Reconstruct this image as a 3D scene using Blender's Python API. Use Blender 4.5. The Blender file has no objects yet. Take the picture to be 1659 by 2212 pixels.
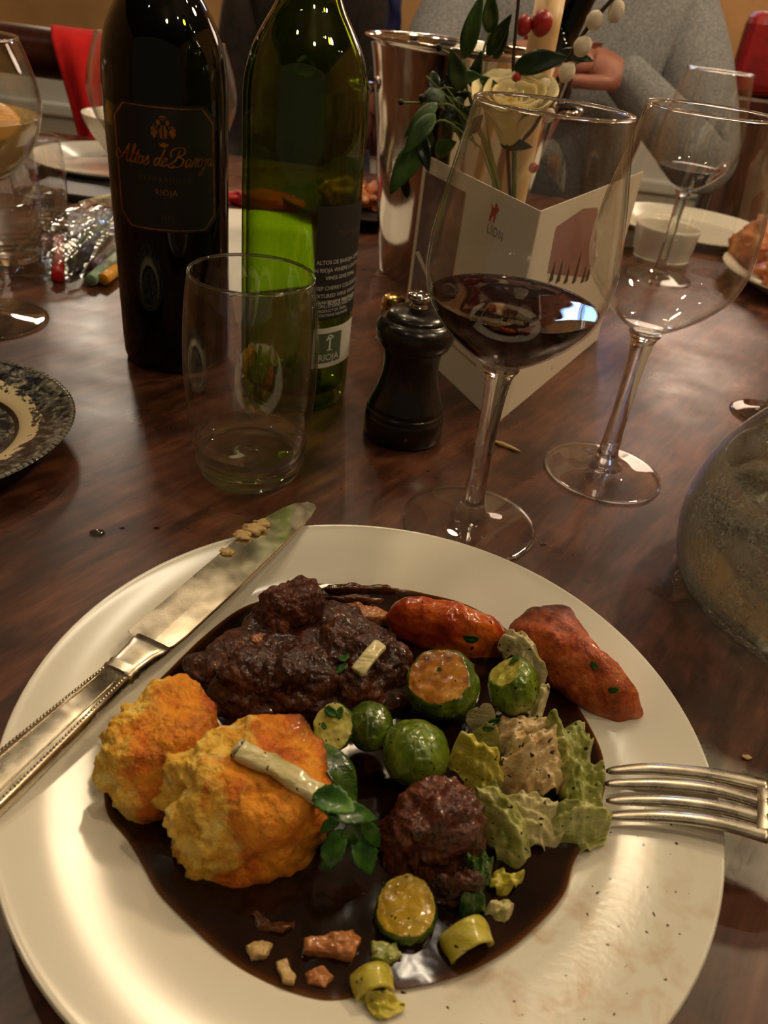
import bpy, bmesh, math, random
import numpy as np
from mathutils import Vector, Matrix, noise as mn

# ------------------------------------------------------------------ camera, world, lights, exposure
# metres; the table top is z = 0, the floor z = -0.75; the camera hangs 25 cm above the table
sc = bpy.context.scene
C = sc.collection
CAMH = 0.2525
FPX, CX, CY = 1660.0, 829.5, 1106.0
RX = np.array([0.99175533, -0.12814587, 0.0])
FW = np.array([0.07179488, 0.55563989, -0.82831746])
UP = np.array([0.10614546, 0.82148825, 0.56025904])
cam = bpy.data.cameras.new('camera'); camo = bpy.data.objects.new('camera', cam); C.objects.link(camo)
cam.sensor_fit = 'VERTICAL'; cam.sensor_height = 36.0; cam.lens = 36.0 * FPX / 2212.0
cam.clip_start = 0.01; cam.clip_end = 50
camo.matrix_world = Matrix(((RX[0], RX[1], RX[2], 0), (FW[0], FW[1], FW[2], 0), (UP[0], UP[1], UP[2], CAMH), (0, 0, 0, 1)))
cam.dof.use_dof = True; cam.dof.focus_distance = 0.36; cam.dof.aperture_fstop = 15
sc.camera = camo

w = bpy.data.worlds.new('room_glow'); sc.world = w; w.use_nodes = True
w.node_tree.nodes['Background'].inputs[0].default_value = (1.0, 0.78, 0.52, 1)
w.node_tree.nodes['Background'].inputs[1].default_value = 0.035

def lamp(name, loc, power, col, radius, target=None, spot=None, blend=0.6):
    l = bpy.data.lights.new(name, 'SPOT' if spot else 'POINT'); l.energy = power; l.color = col; l.shadow_soft_size = radius
    o = bpy.data.objects.new(name, l); C.objects.link(o); o.location = loc
    if spot:
        l.spot_size = math.radians(spot); l.spot_blend = blend
        o.rotation_euler = (Vector(target) - Vector(loc)).to_track_quat('-Z', 'Y').to_euler()
    return o
WARM = (1.0, 0.76, 0.47)
lamp('pendant_lamp_light', (-0.02, 1.30, 1.25), 5.0, WARM, 0.09)
lamp('pendant_lamp_light.001', (0.80, 1.05, 1.10), 12.0, WARM, 0.06)
lamp('pendant_lamp_light.002', (-0.38, 1.25, 1.25), 2.5, WARM, 0.06)
lamp('added_plate_fill_light', (0.95, 0.25, 1.35), 7.5, WARM, 0.06)  # added light without a real pendant, evens out the brightness of the plate
lamp('downlight_light', (-0.60, 0.75, 1.45), 2.5, (1.0, 0.78, 0.50), 0.035)
lamp('added_fill_light', (0.35, -0.40, 1.5), 4.2, (1.0, 0.78, 0.50), 0.05)  # added fill from behind the camera, not a known ceiling fitting
lamp('added_left_sheen_light', (-1.3, 3.0, 1.15), 9.0, (1.0, 0.86, 0.68), 0.10)  # added light for the back wall and the pale sheen at table left
lamp('added_right_sheen_light', (1.05, 2.85, 0.85), 8.0, (1.0, 0.74, 0.56), 0.26)  # added light, placed to mirror in the table as the sheen at right
for i, (x, y, z) in enumerate([(-0.95, 1.9, 1.5), (-0.25, 2.4, 1.45), (0.45, 2.7, 1.5), (1.05, 1.7, 1.4), (-0.55, -0.25, 1.5), (0.75, 0.05, 1.45), (-0.1, 1.3, 1.6), (-0.45, 1.05, 1.35), (0.2, 0.9, 1.6), (0.9, 1.0, 1.5), (-1.2, 0.8, 1.4), (0.05, 2.9, 1.1), (1.5, 0.6, 1.3), (-0.7, 2.7, 1.3)]):
    lamp('string_light_bulb.%03d' % i, (x, y, z), 0.75, (1.0, 0.84, 0.62), 0.014)
scr = bpy.data.lights.new('cool_screen_light', 'AREA'); scr.shape = 'RECTANGLE'; scr.size = 0.30; scr.size_y = 0.22; scr.energy = 3.0; scr.color = (0.30, 0.52, 1.0)
so = bpy.data.objects.new('cool_screen_light', scr); C.objects.link(so); so.location = (0.50, 3.30, 1.12); so.rotation_euler = (math.radians(-80), 0, math.radians(180))
so.rotation_euler = (Vector((0, 0, 0.2)) - Vector(so.location)).to_track_quat('-Z', 'Y').to_euler()
sc.view_settings.view_transform = 'Standard'; sc.view_settings.look = 'None'
sc.view_settings.gamma = 1.0; sc.view_settings.use_curve_mapping = False
sc.view_settings.exposure = 1.08
cy = sc.cycles
cy.max_bounces = 10; cy.transparent_max_bounces = 16; cy.transmission_bounces = 8; cy.glossy_bounces = 4; cy.diffuse_bounces = 2
cy.use_adaptive_sampling = True; cy.adaptive_threshold = 0.08; cy.adaptive_min_samples = 14; cy.use_light_tree = False
cy.use_denoising = True; cy.sample_clamp_indirect = 4.0; cy.blur_glossy = 1.0
try: cy.denoiser = 'OPENIMAGEDENOISE'
except Exception: pass

# ------------------------------------------------------------------ helpers
random.seed(7); rng = np.random.default_rng(7)
def ray(px, py):
    d = np.array([px - CX, -(py - CY), -FPX]); return np.array([d @ RX, d @ FW, d @ UP])
def at(px, py, z=0.0):
    d = ray(px, py); t = (z - CAMH) / d[2]; return np.array([0, 0, CAMH]) + d * t
def atY(px, py, Y):
    d = ray(px, py); return np.array([0, 0, CAMH]) + d * (Y / d[1])
def px2m(n, p):
    v = np.array(p) - [0, 0, CAMH]; camz = -(RX[2] * v[0] + FW[2] * v[1] + UP[2] * v[2]); return n * camz / FPX
def srgb(r, g, b):
    f = lambda c: (c / 255 / 12.92) if c / 255 <= 0.04045 else ((c / 255 + 0.055) / 1.055) ** 2.4
    return (f(r), f(g), f(b))

def mesh(verts, faces, name='mesh', smooth=True):
    me = bpy.data.meshes.new(name); me.from_pydata([tuple(map(float, v)) for v in verts], [], [tuple(map(int, f)) for f in faces]); me.update()
    if smooth and len(me.polygons): me.polygons.foreach_set('use_smooth', [True] * len(me.polygons))
    return me
def fixn(me):
    bm = bmesh.new(); bm.from_mesh(me); bmesh.ops.recalc_face_normals(bm, faces=bm.faces[:]); bm.to_mesh(me); bm.free(); return me
def obj(name, me, m, parent=None, loc=None, rot=None):
    o = bpy.data.objects.new(name, me); C.objects.link(o)
    if m is not None:
        for q in (m if isinstance(m, (list, tuple)) else [m]):
            if len(me.materials) < (len(m) if isinstance(m, (list, tuple)) else 1): me.materials.append(q)
    if parent is not None: o.parent = parent
    if loc is not None: o.location = tuple(map(float, loc))
    if rot is not None: o.rotation_euler = rot
    return o
def thing(name, label, cat, loc=(0, 0, 0), rotz=0, group=None):
    o = bpy.data.objects.new(name, None); C.objects.link(o); o.empty_display_size = 0.02
    o.location = tuple(map(float, loc)); o.rotation_euler = (0, 0, rotz); tag(o, label, cat, group); return o
def tag(o, label, cat, group=None):
    o['label'] = label; o['category'] = cat
    if group: o['group'] = group
    return o
def struct(name, me, m, parent=None, **k):
    o = obj(name, me, m, parent, **k)
    if parent is None: o['kind'] = 'structure'
    return o
def center(me):
    """move the mesh so that its base centre is the origin; returns the offset"""
    co = np.empty(len(me.vertices) * 3); me.vertices.foreach_get('co', co); co = co.reshape(-1, 3)
    off = np.array([(co[:, 0].min() + co[:, 0].max()) / 2, (co[:, 1].min() + co[:, 1].max()) / 2, co[:, 2].min()])
    me.vertices.foreach_set('co', (co - off).ravel()); me.update(); return off
def single(name, me, m, label, cat, group=None):
    off = center(me); o = obj(name, me, m, None, off); return tag(o, label, cat, group)

def catmull(pts, n, closed=False):
    P = np.array(pts, float); k = len(P); out = []
    segs = k if closed else k - 1
    for i in range(segs):
        if closed: p0, p1, p2, p3 = P[(i - 1) % k], P[i], P[(i + 1) % k], P[(i + 2) % k]
        else: p0, p1, p2, p3 = P[max(i - 1, 0)], P[i], P[i + 1], P[min(i + 2, k - 1)]
        for j in range(n):
            t = j / n
            out.append(0.5 * ((2 * p1) + (-p0 + p2) * t + (2 * p0 - 5 * p1 + 4 * p2 - p3) * t * t + (-p0 + 3 * p1 - 3 * p2 + p3) * t ** 3))
    if not closed: out.append(P[-1])
    return np.array(out)
def resample(P, n, closed=True):
    P = np.array(P, float); Q = np.vstack([P, P[:1]]) if closed else P
    s = np.r_[0, np.cumsum(np.linalg.norm(np.diff(Q, axis=0), axis=1))]
    u = np.linspace(0, s[-1], n + 1 if closed else n)
    R = np.stack([np.interp(u, s, Q[:, k]) for k in range(Q.shape[1])], 1)
    return R[:-1] if closed else R
def lathe(prof, seg=72, smooth_n=0, name='lathe'):
    P = np.array(prof, float)
    if smooth_n: P = catmull(P, smooth_n)
    P[:, 0] = np.maximum(P[:, 0], 0)
    V, F, rows = [], [], []
    for r, z in P:
        if r < 1e-6: rows.append([len(V)]); V.append((0, 0, z))
        else:
            rows.append(list(range(len(V), len(V) + seg)))
            for i in range(seg):
                a = 2 * math.pi * i / seg; V.append((r * math.cos(a), r * math.sin(a), z))
    for A, B in zip(rows[:-1], rows[1:]):
        if len(A) == 1 and len(B) == 1: continue
        for i in range(seg):
            j = (i + 1) % seg
            if len(A) == 1: F.append((A[0], B[j], B[i]))
            elif len(B) == 1: F.append((A[i], A[j], B[0]))
            else: F.append((A[i], A[j], B[j], B[i]))
    return fixn(mesh(V, F, name))
def grid_mesh(rows, closed_u=True, cap0=True, cap1=True, name='grid'):
    """rows: list of (n,3) rings"""
    n = len(rows[0]); V = np.vstack(rows); F = []
    for k in range(len(rows) - 1):
        for i in range(n if closed_u else n - 1):
            j = (i + 1) % n; F.append((k * n + i, k * n + j, (k + 1) * n + j, (k + 1) * n + i))
    V = list(map(tuple, V))
    if cap0: c = len(V); V.append(tuple(rows[0].mean(0))); F += [(c, (i + 1) % n, i) for i in range(n)]
    if cap1:
        c = len(V); V.append(tuple(rows[-1].mean(0))); b = (len(rows) - 1) * n; F += [(c, b + i, b + (i + 1) % n) for i in range(n)]
    return fixn(mesh(V, F, name))
def tube(path, rad, seg=10, name='tube', flat=1.0):
    P = np.array(path, float); n = len(P); R = np.broadcast_to(np.array(rad, float), (n,)) if np.ndim(rad) == 0 else np.array(rad, float)
    rows = []; T = np.gradient(P, axis=0); ref = np.array([0, 0, 1.0])
    for i in range(n):
        t = T[i] / (np.linalg.norm(T[i]) + 1e-12)
        a = np.cross(t, ref)
        if np.linalg.norm(a) < 1e-3: a = np.cross(t, [0, 1.0, 0])
        a /= np.linalg.norm(a); b = np.cross(a, t)
        ang = np.linspace(0, 2 * math.pi, seg, endpoint=False)
        rows.append(P[i] + R[i] * (np.cos(ang)[:, None] * a + flat * np.sin(ang)[:, None] * b))
    return grid_mesh(rows, name=name)
def box(sx, sy, sz, bev=0.0, name='box', c=(0, 0, 0), seg=2):
    bm = bmesh.new(); bmesh.ops.create_cube(bm, size=1)
    for v in bm.verts: v.co = Vector((v.co.x * sx + c[0], v.co.y * sy + c[1], v.co.z * sz + c[2]))
    if bev: bmesh.ops.bevel(bm, geom=bm.edges[:], offset=bev, segments=seg, affect='EDGES', profile=0.5)
    me = bpy.data.meshes.new(name); bm.to_mesh(me); bm.free(); return me
def prism(poly, z0, z1, bev=0, name='prism'):
    """extrude a 2D polygon"""
    bm = bmesh.new(); b = [bm.verts.new((p[0], p[1], z0)) for p in poly]; f = bm.faces.new(b)
    r = bmesh.ops.extrude_face_region(bm, geom=[f])
    for v in [g for g in r['geom'] if isinstance(g, bmesh.types.BMVert)]: v.co.z = z1
    bmesh.ops.recalc_face_normals(bm, faces=bm.faces[:])
    if bev: bmesh.ops.bevel(bm, geom=bm.edges[:], offset=bev, segments=2, affect='EDGES')
    me = bpy.data.meshes.new(name); bm.to_mesh(me); bm.free(); return me
def fnoise(P, scale, octv=3, seed=0):
    off = Vector((seed * 13.7, seed * 7.1, seed * 3.3))
    return np.array([mn.fractal(Vector(p) * scale + off, 1.0, 2.0, octv) for p in P])
def text_mesh(body, size, shear=0.0, align='CENTER', spacing=1.0, name='lettering'):
    cu = bpy.data.curves.new('lettering_curve', 'FONT'); cu.body = body; cu.size = size; cu.shear = shear; cu.align_x = align; cu.space_character = spacing; cu.resolution_u = 3
    o = bpy.data.objects.new('lettering_tmp', cu); C.objects.link(o); dg = bpy.context.evaluated_depsgraph_get()
    me = bpy.data.meshes.new_from_object(o.evaluated_get(dg)); me.name = name
    bpy.data.objects.remove(o); bpy.data.curves.remove(cu); return me
def join_meshes(meshes, name='joined'):
    bm = bmesh.new()
    for m in meshes: bm.from_mesh(m)
    me = bpy.data.meshes.new(name); bm.to_mesh(me); bm.free(); return me
def wrap(me, R, a0, z0, cut=True, subdiv=0):
    """bend a flat mesh (x,y) around a cylinder: x -> angle, y -> height"""
    bm = bmesh.new(); bm.from_mesh(me)
    for v in bm.verts:
        a = a0 + v.co.x / R; v.co = Vector((R * math.cos(a), R * math.sin(a), z0 + v.co.y))
    bm.to_mesh(me); bm.free(); me.update(); return me
def xform(me, mat):
    me.transform(mat); return me
def strokes_mesh(strokes, width, shear=0.0, n=8, name='strokes'):
    V, F = [], []
    for s in strokes:
        P = catmull(np.array(s, float), n); P = P.copy(); P[:, 0] += shear * P[:, 1]
        T = np.gradient(P, axis=0); T /= np.linalg.norm(T, axis=1)[:, None] + 1e-9
        N = np.stack([-T[:, 1], T[:, 0]], 1); wv = width * (0.55 + 0.55 * np.abs(T[:, 1]))[:, None]
        b = len(V)
        for p, nn, ww in zip(P, N, wv): V += [(p[0] + nn[0] * ww[0] / 2, p[1] + nn[1] * ww[0] / 2, 0), (p[0] - nn[0] * ww[0] / 2, p[1] - nn[1] * ww[0] / 2, 0)]
        for i in range(len(P) - 1): F.append((b + 2 * i, b + 2 * i + 1, b + 2 * i + 3, b + 2 * i + 2))
    return mesh(V, F, name, smooth=False)

# ------------------------------------------------------------------ materials
class Mat:
    def __init__(s, name):
        s.m = bpy.data.materials.new(name); s.m.use_nodes = True; s.t = s.m.node_tree; s.t.nodes.clear()
        s.out = s.n('ShaderNodeOutputMaterial')
    def n(s, typ, ins=None, **kw):
        nd = s.t.nodes.new(typ)
        for k, v in kw.items(): setattr(nd, k, v)
        for k, v in (ins or {}).items():
            sock = nd.inputs[k]
            if isinstance(v, bpy.types.NodeSocket): s.t.links.new(v, sock)
            elif isinstance(v, bpy.types.Node): s.t.links.new(v.outputs[0], sock)
            else:
                if sock.type == 'RGBA' and len(v) == 3: v = (*v, 1)
                sock.default_value = v
        return nd
    def coord(s, scale=(1, 1, 1), rot=(0, 0, 0), which='Object'):
        tc = s.n('ShaderNodeTexCoord'); return s.n('ShaderNodeMapping', {'Vector': tc.outputs[which], 'Scale': scale, 'Rotation': rot}).outputs[0]
    def noise(s, vec, scale, detail=4, rough=0.55, dist=0.0):
        return s.n('ShaderNodeTexNoise', {'Vector': vec, 'Scale': scale, 'Detail': detail, 'Roughness': rough, 'Distortion': dist}).outputs[0]
    def ramp(s, fac, stops, interp='LINEAR'):
        r = s.n('ShaderNodeValToRGB', {'Fac': fac}); r.color_ramp.interpolation = interp; e = r.color_ramp.elements
        while len(e) < len(stops): e.new(0.5)
        for el, (p, c) in zip(e, stops): el.position = p; el.color = (*c, 1) if len(c) == 3 else c
        return r.outputs[0]
    def math(s, op, a, b=0.0, clamp=False):
        nd = s.n('ShaderNodeMath', operation=op, use_clamp=clamp)
        for i, v in enumerate((a, b)):
            if isinstance(v, bpy.types.NodeSocket): s.t.links.new(v, nd.inputs[i])
            else: nd.inputs[i].default_value = v
        return nd.outputs[0]
    def mix(s, fac, a, b, mode='MIX'):
        nd = s.n('ShaderNodeMix', data_type='RGBA', blend_type=mode)
        for i, v in ((0, fac), (6, a), (7, b)):
            if isinstance(v, bpy.types.NodeSocket): s.t.links.new(v, nd.inputs[i])
            else: nd.inputs[i].default_value = v if i == 0 else ((*v, 1) if len(v) == 3 else v)
        return nd.outputs[2]
    def schlick(s, f0=0.04):
        lw = s.n('ShaderNodeLayerWeight', {'Blend': 0.5}); p = s.math('POWER', lw.outputs['Facing'], 5.0)
        return s.math('ADD', s.math('MULTIPLY', p, 1 - f0), f0, True), lw.outputs['Facing']
    def bump(s, h, strength=0.3, dist=0.001):
        return s.n('ShaderNodeBump', {'Height': h, 'Strength': strength, 'Distance': dist}).outputs[0]
    def done(s, shader):
        s.t.links.new(shader.outputs[0] if isinstance(shader, bpy.types.Node) else shader, s.out.inputs[0]); return s.m
    def pbr(s, color, rough=0.5, metal=0.0, normal=None, **ex):
        ins = {'Base Color': color, 'Roughness': rough, 'Metallic': metal}
        if normal is not None: ins['Normal'] = normal
        for k, v in ex.items(): ins[k.replace('_', ' ')] = v
        return s.n('ShaderNodeBsdfPrincipled', ins)

def pm(name, cols, scale=100, detail=4, rough=0.5, bump=0.0, bscale=None, bdist=0.001, metal=0, coat=0, stretch=(1, 1, 1), rot=(0, 0, 0), specks=None, sss=0.0, sssr=(0.003, 0.0015, 0.0008), dist=0.0, roughvar=None):
    g = Mat(name); v = g.coord(stretch, rot)
    if len(cols) == 1: col = cols[0][1]
    else: col = g.ramp(g.noise(v, scale, detail, dist=dist), cols)
    if specks:
        ssc, thr, scol = specks
        sp = g.math('GREATER_THAN', g.noise(g.coord(), ssc, 1, 0.4), thr); col = g.mix(sp, col if isinstance(col, bpy.types.NodeSocket) else (*col, 1), scol)
    nrm = g.bump(g.noise(v, bscale or scale * 2, 4, 0.6), bump, bdist) if bump else None
    r = rough
    if roughvar: r = g.ramp(g.noise(v, roughvar[0], 3), [(0.35, (roughvar[1],) * 3), (0.65, (roughvar[2],) * 3)])
    ex = {}
    if coat: ex = {'Coat_Weight': coat, 'Coat_Roughness': 0.08}
    if sss: ex.update({'Subsurface_Weight': sss, 'Subsurface_Radius': sssr, 'Subsurface_Scale': 1.0})
    return g.done(g.pbr(col, r, metal, nrm, **ex))

def thin_glass(name, tint, f0=0.05, rough=0.0, edge=None, bumpy=None, edgepow=3.0):
    g = Mat(name); f, facing = g.schlick(f0)
    col = tint
    if edge is not None: col = g.mix(g.math('POWER', facing, edgepow), tint, edge)
    nrm = None
    if bumpy: nrm = g.bump(g.noise(g.coord(), bumpy[0], 2), bumpy[1], bumpy[2])
    tr = g.n('ShaderNodeBsdfTransparent', {'Color': col}); gl = g.n('ShaderNodeBsdfGlossy', {'Color': (1, 1, 1), 'Roughness': rough})
    if nrm is not None: g.t.links.new(nrm, gl.inputs['Normal'])
    return g.done(g.n('ShaderNodeMixShader', {0: f, 1: tr, 2: gl}))
def solid_glass(name, col=(1, 1, 1), ior=1.5, rough=0.0, through=0.0):
    g = Mat(name); gl = g.n('ShaderNodeBsdfGlass', {'Color': col, 'IOR': ior, 'Roughness': rough})
    return g.done(gl if not through else g.n('ShaderNodeMixShader', {0: through, 1: gl, 2: g.n('ShaderNodeBsdfTransparent', {'Color': col})}))

M_thin = thin_glass('clear_thin_glass', (0.995, 0.997, 0.99), 0.065, 0.0, edge=(0.60, 0.68, 0.60), edgepow=9.0)
M_solid = solid_glass('clear_solid_glass', (0.99, 0.997, 0.985), through=0.2)
M_green = thin_glass('green_bottle_glass', (0.66, 0.80, 0.18), 0.06, edge=(0.05, 0.12, 0.01))
M_water = solid_glass('still_water', (0.99, 0.997, 0.993), 1.33, through=0.3)
M_plastic_film = thin_glass('clear_plastic_film', (0.86, 0.88, 0.85), 0.16, 0.12, edge=(0.6, 0.62, 0.58), bumpy=(60, 0.8, 0.004))

def wine_mat():
    g = Mat('red_wine'); f, facing = g.schlick(0.03); nz = g.n('ShaderNodeSeparateXYZ', {'Vector': g.n('ShaderNodeNewGeometry').outputs['Normal']}).outputs[2]; f = g.math('MULTIPLY', f, g.math('MULTIPLY', g.math('SUBTRACT', nz, .5), 2.0, True), True)
    d = g.n('ShaderNodeBsdfDiffuse', {'Color': (0.012, 0.0008, 0.0035)}); t = g.n('ShaderNodeBsdfTransparent', {'Color': (0.10, 0.001, 0.008)})
    b = g.n('ShaderNodeMixShader', {0: 0.28, 1: d, 2: t}); gl = g.n('ShaderNodeBsdfGlossy', {'Color': (1, 1, 1), 'Roughness': 0.01})
    return g.done(g.n('ShaderNodeMixShader', {0: f, 1: b, 2: gl}))
M_wine = wine_mat()
M_black_bottle = pm('black_bottle_glass', [(0, (0.0025, 0.0028, 0.002))], rough=0.03)

def wood_table():
    g = Mat('dark_stained_wood'); v = g.coord((1, 1, 1), (0, 0, math.radians(-58)))
    vs = g.n('ShaderNodeMapping', {'Vector': v, 'Scale': (1.6, 9.0, 1.0)}).outputs[0]
    a = g.noise(vs, 9, 6, 0.62, 0.4); b = g.noise(g.n('ShaderNodeMapping', {'Vector': v, 'Scale': (3.0, 34.0, 1.0)}).outputs[0], 10, 4, 0.6); c = g.noise(v, 5, 3)
    t = g.math('ADD', g.math('ADD', g.math('MULTIPLY', a, 0.5), g.math('MULTIPLY', b, 0.12)), g.math('MULTIPLY', g.noise(v, 13, 5, .6, .8), 0.38))
    col = g.ramp(t, [(0.33, srgb(30, 13, 7)), (0.46, srgb(64, 34, 20)), (0.56, srgb(100, 58, 40)), (0.70, srgb(134, 88, 66))])
    spots = g.math('GREATER_THAN', g.noise(g.coord(), 85, 3, 0.6), 0.70); col = g.mix(g.math('MULTIPLY', spots, 0.55), col, srgb(22, 10, 6))
    r = g.ramp(g.noise(g.coord(), 14, 5), [(0.3, (0.24,) * 3), (0.7, (0.42,) * 3)])
    nrm = g.bump(g.math('ADD', b, g.noise(g.coord(), 120, 3)), 0.10, 0.0006)
    return g.done(g.pbr(col, r, 0, nrm, Specular_IOR_Level=0.55))
M_table = wood_table()

PC = np.array([0.0049, 0.1992]); PR = 0.1322
def plate_mat():
    g = Mat('white_glazed_china'); v = g.coord()
    base = srgb(230, 225, 210)
    sx = g.n('ShaderNodeSeparateXYZ', {'Vector': v}); X, Y = sx.outputs[0], sx.outputs[1]
    # sauce smears on the side nearest the fork: a region of the glaze, thinned by noise
    dx = g.math('SUBTRACT', X, 0.070); dy = g.math('ADD', Y, 0.070)
    rr = g.math('SQRT', g.math('ADD', g.math('MULTIPLY', dx, dx), g.math('MULTIPLY', dy, dy)))
    reg = g.math('SUBTRACT', 1.0, g.math('DIVIDE', rr, 0.075), True)
    nz = g.ramp(g.noise(v, 75, 5, 0.6, 0.5), [(0.48, (0, 0, 0)), (0.70, (1, 1, 1))])
    col = g.mix(g.math('MULTIPLY', g.math('MULTIPLY', reg, nz), 0.75, True), base, srgb(190, 140, 88))
    dots = g.math('MULTIPLY', g.math('GREATER_THAN', g.noise(v, 420, 1, 0.4), 0.765), g.math('GREATER_THAN', reg, 0.05)); col = g.mix(dots, col, srgb(70, 40, 18))
    bp = g.bump(g.math('MULTIPLY', g.noise(v, 420, 2), reg), 0.09, 0.0005)
    return g.done(g.pbr(col, g.math('ADD', 0.13, g.math('MULTIPLY', reg, 0.05)), 0, bp))
M_plate = plate_mat()
M_china = pm('white_china', [(0, srgb(232, 226, 212))], rough=0.15)
M_silver = pm('silver_plate', [(0.3, srgb(196, 184, 160)), (0.7, srgb(226, 216, 196))], scale=180, rough=0.28, metal=1.0, bump=0.03, bscale=600, bdist=0.0003, roughvar=(120, 0.24, 0.34))
M_blade = pm('scratched_steel', [(0.3, srgb(205, 194, 172)), (0.7, srgb(228, 220, 202))], scale=120, rough=0.2, metal=1.0, bump=0.03, bscale=160, bdist=0.0003, roughvar=(60, 0.16, 0.24))
M_steel = pm('polished_steel', [(0, srgb(214, 206, 196))], rough=0.10, metal=1.0, bump=0.04, bscale=18, bdist=0.003)
M_mill = pm('black_lacquered_wood', [(0.3, (0.006, 0.005, 0.004)), (0.7, (0.016, 0.012, 0.009))], scale=40, stretch=(1, 1, 0.15), rough=0.26, bump=0.05, bscale=120, coat=0.3)
M_paper = pm('cream_card', [(0, srgb(236, 226, 205))], rough=0.7)
M_white = pm('white_paper', [(0, srgb(240, 236, 226))], rough=0.8)
M_gold = pm('gold_foil', [(0.3, srgb(150, 92, 30)), (0.7, srgb(214, 146, 58))], scale=300, rough=0.32, metal=0.9)
M_label = pm('charcoal_label', [(0, srgb(30, 28, 24))], rough=0.45)
M_blabel = pm('slate_label', [(0, srgb(40, 38, 36))], rough=0.55)
M_print = pm('white_print', [(0, srgb(214, 208, 196))], rough=0.6)
M_faint = pm('bronze_print', [(0, srgb(92, 62, 44))], rough=0.5)
M_red = pm('red_print', [(0, srgb(196, 40, 34))], rough=0.6)
M_greyprint = pm('grey_print', [(0, srgb(130, 118, 104))], rough=0.6)
M_tanprint = pm('tan_print', [(0, srgb(196, 150, 104))], rough=0.6)
M_mauve = pm('mauve_print', [(0.4, srgb(150, 104, 98)), (0.6, srgb(168, 122, 116))], scale=20, rough=0.6)
M_photo = pm('dark_photo_print', [(0.35, srgb(66, 38, 32)), (0.55, srgb(110, 78, 70)), (0.7, srgb(150, 118, 106))], scale=22, stretch=(1, 3, 1), rough=0.5)
M_blackprint = pm('black_print', [(0, srgb(40, 28, 26))], rough=0.6)

# food
M_gravy_top = None
def gravy_mat():
    g = Mat('brown_gravy'); v = g.coord()
    at_ = g.n('ShaderNodeAttribute', attribute_name='depth').outputs['Fac']
    col = g.ramp(g.noise(v, 60, 4), [(0.35, srgb(20, 9, 4)), (0.7, srgb(44, 21, 8))])
    nrm = g.bump(g.noise(v, 60, 3), 0.10, 0.0012)
    p = g.pbr(g.mix(at_, srgb(96, 54, 20), col), 0.10, 0, nrm, Specular_IOR_Level=0.4)
    t = g.n('ShaderNodeBsdfTransparent', {'Color': (0.82, 0.62, 0.36)})
    return g.done(g.n('ShaderNodeMixShader', {0: g.math('ADD', 0.35, g.math('MULTIPLY', at_, 3.0), True), 1: t, 2: p}))
M_gravy = gravy_mat()
def beef_mat(name, dark, mid, light):
    g = Mat(name); v = g.coord((1, 1, 1), (0.4, 0.3, 0.8)); vs = g.n('ShaderNodeMapping', {'Vector': v, 'Scale': (1, 6, 2)}).outputs[0]
    f = g.math('ADD', g.math('MULTIPLY', g.noise(vs, 110, 5, 0.65), 0.5), g.math('MULTIPLY', g.noise(v, 70, 4), 0.5))
    col = g.ramp(f, [(0.36, dark), (0.52, mid), (0.68, light)])
    nrm = g.bump(g.math('ADD', g.noise(vs, 170, 4, 0.7), g.noise(v, 300, 3)), 0.6, 0.0012)
    r = g.ramp(g.noise(v, 160, 3), [(0.4, (0.10,) * 3), (0.65, (0.42,) * 3)])
    return g.done(g.pbr(col, r, 0, nrm, Coat_Weight=0.35, Coat_Roughness=0.1))
M_beef = beef_mat('braised_beef', srgb(34, 15, 8), srgb(72, 35, 20), srgb(124, 70, 43))
M_beef_red = beef_mat('braised_beef_fibres', srgb(50, 22, 13), srgb(102, 50, 31), srgb(158, 94, 62))
M_stew = pm('stewed_onion', [(0.35, srgb(58, 30, 12)), (0.6, srgb(112, 62, 26)), (0.75, srgb(150, 96, 46))], scale=90, rough=0.18, coat=0.5, bump=0.3)
M_carrot = pm('glazed_carrot', [(0.3, srgb(116, 34, 8)), (0.45, srgb(178, 60, 10)), (0.55, srgb(216, 104, 20)), (0.72, srgb(150, 46, 14))], scale=48, detail=5, rough=0.25, bump=0.4, bscale=220, coat=0.55, stretch=(1, 1, 1), specks=(300, 0.76, srgb(40, 16, 6)))
def carrot2():
    g = Mat('roasted_carrot'); v = g.coord(); X = g.n('ShaderNodeSeparateXYZ', {'Vector': v}).outputs[1]
    cr = g.ramp(g.noise(v, 110, 6, 0.7), [(0.35, srgb(126, 50, 16)), (0.52, srgb(194, 88, 32)), (0.70, srgb(224, 140, 82))])
    br = g.ramp(g.noise(v, 120, 4), [(0.35, srgb(58, 24, 12)), (0.65, srgb(122, 62, 34))])
    k = g.math('MULTIPLY', g.math('SUBTRACT', X, 0.004), 70.0, True)
    col = g.mix(k, cr, br); nrm = g.bump(g.noise(g.coord((1, 1, 1)), 260, 5, 0.7), 0.7, 0.0012)
    return g.done(g.pbr(col, 0.42, 0, nrm, Coat_Weight=0.15))
M_carrot2 = carrot2()
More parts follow.
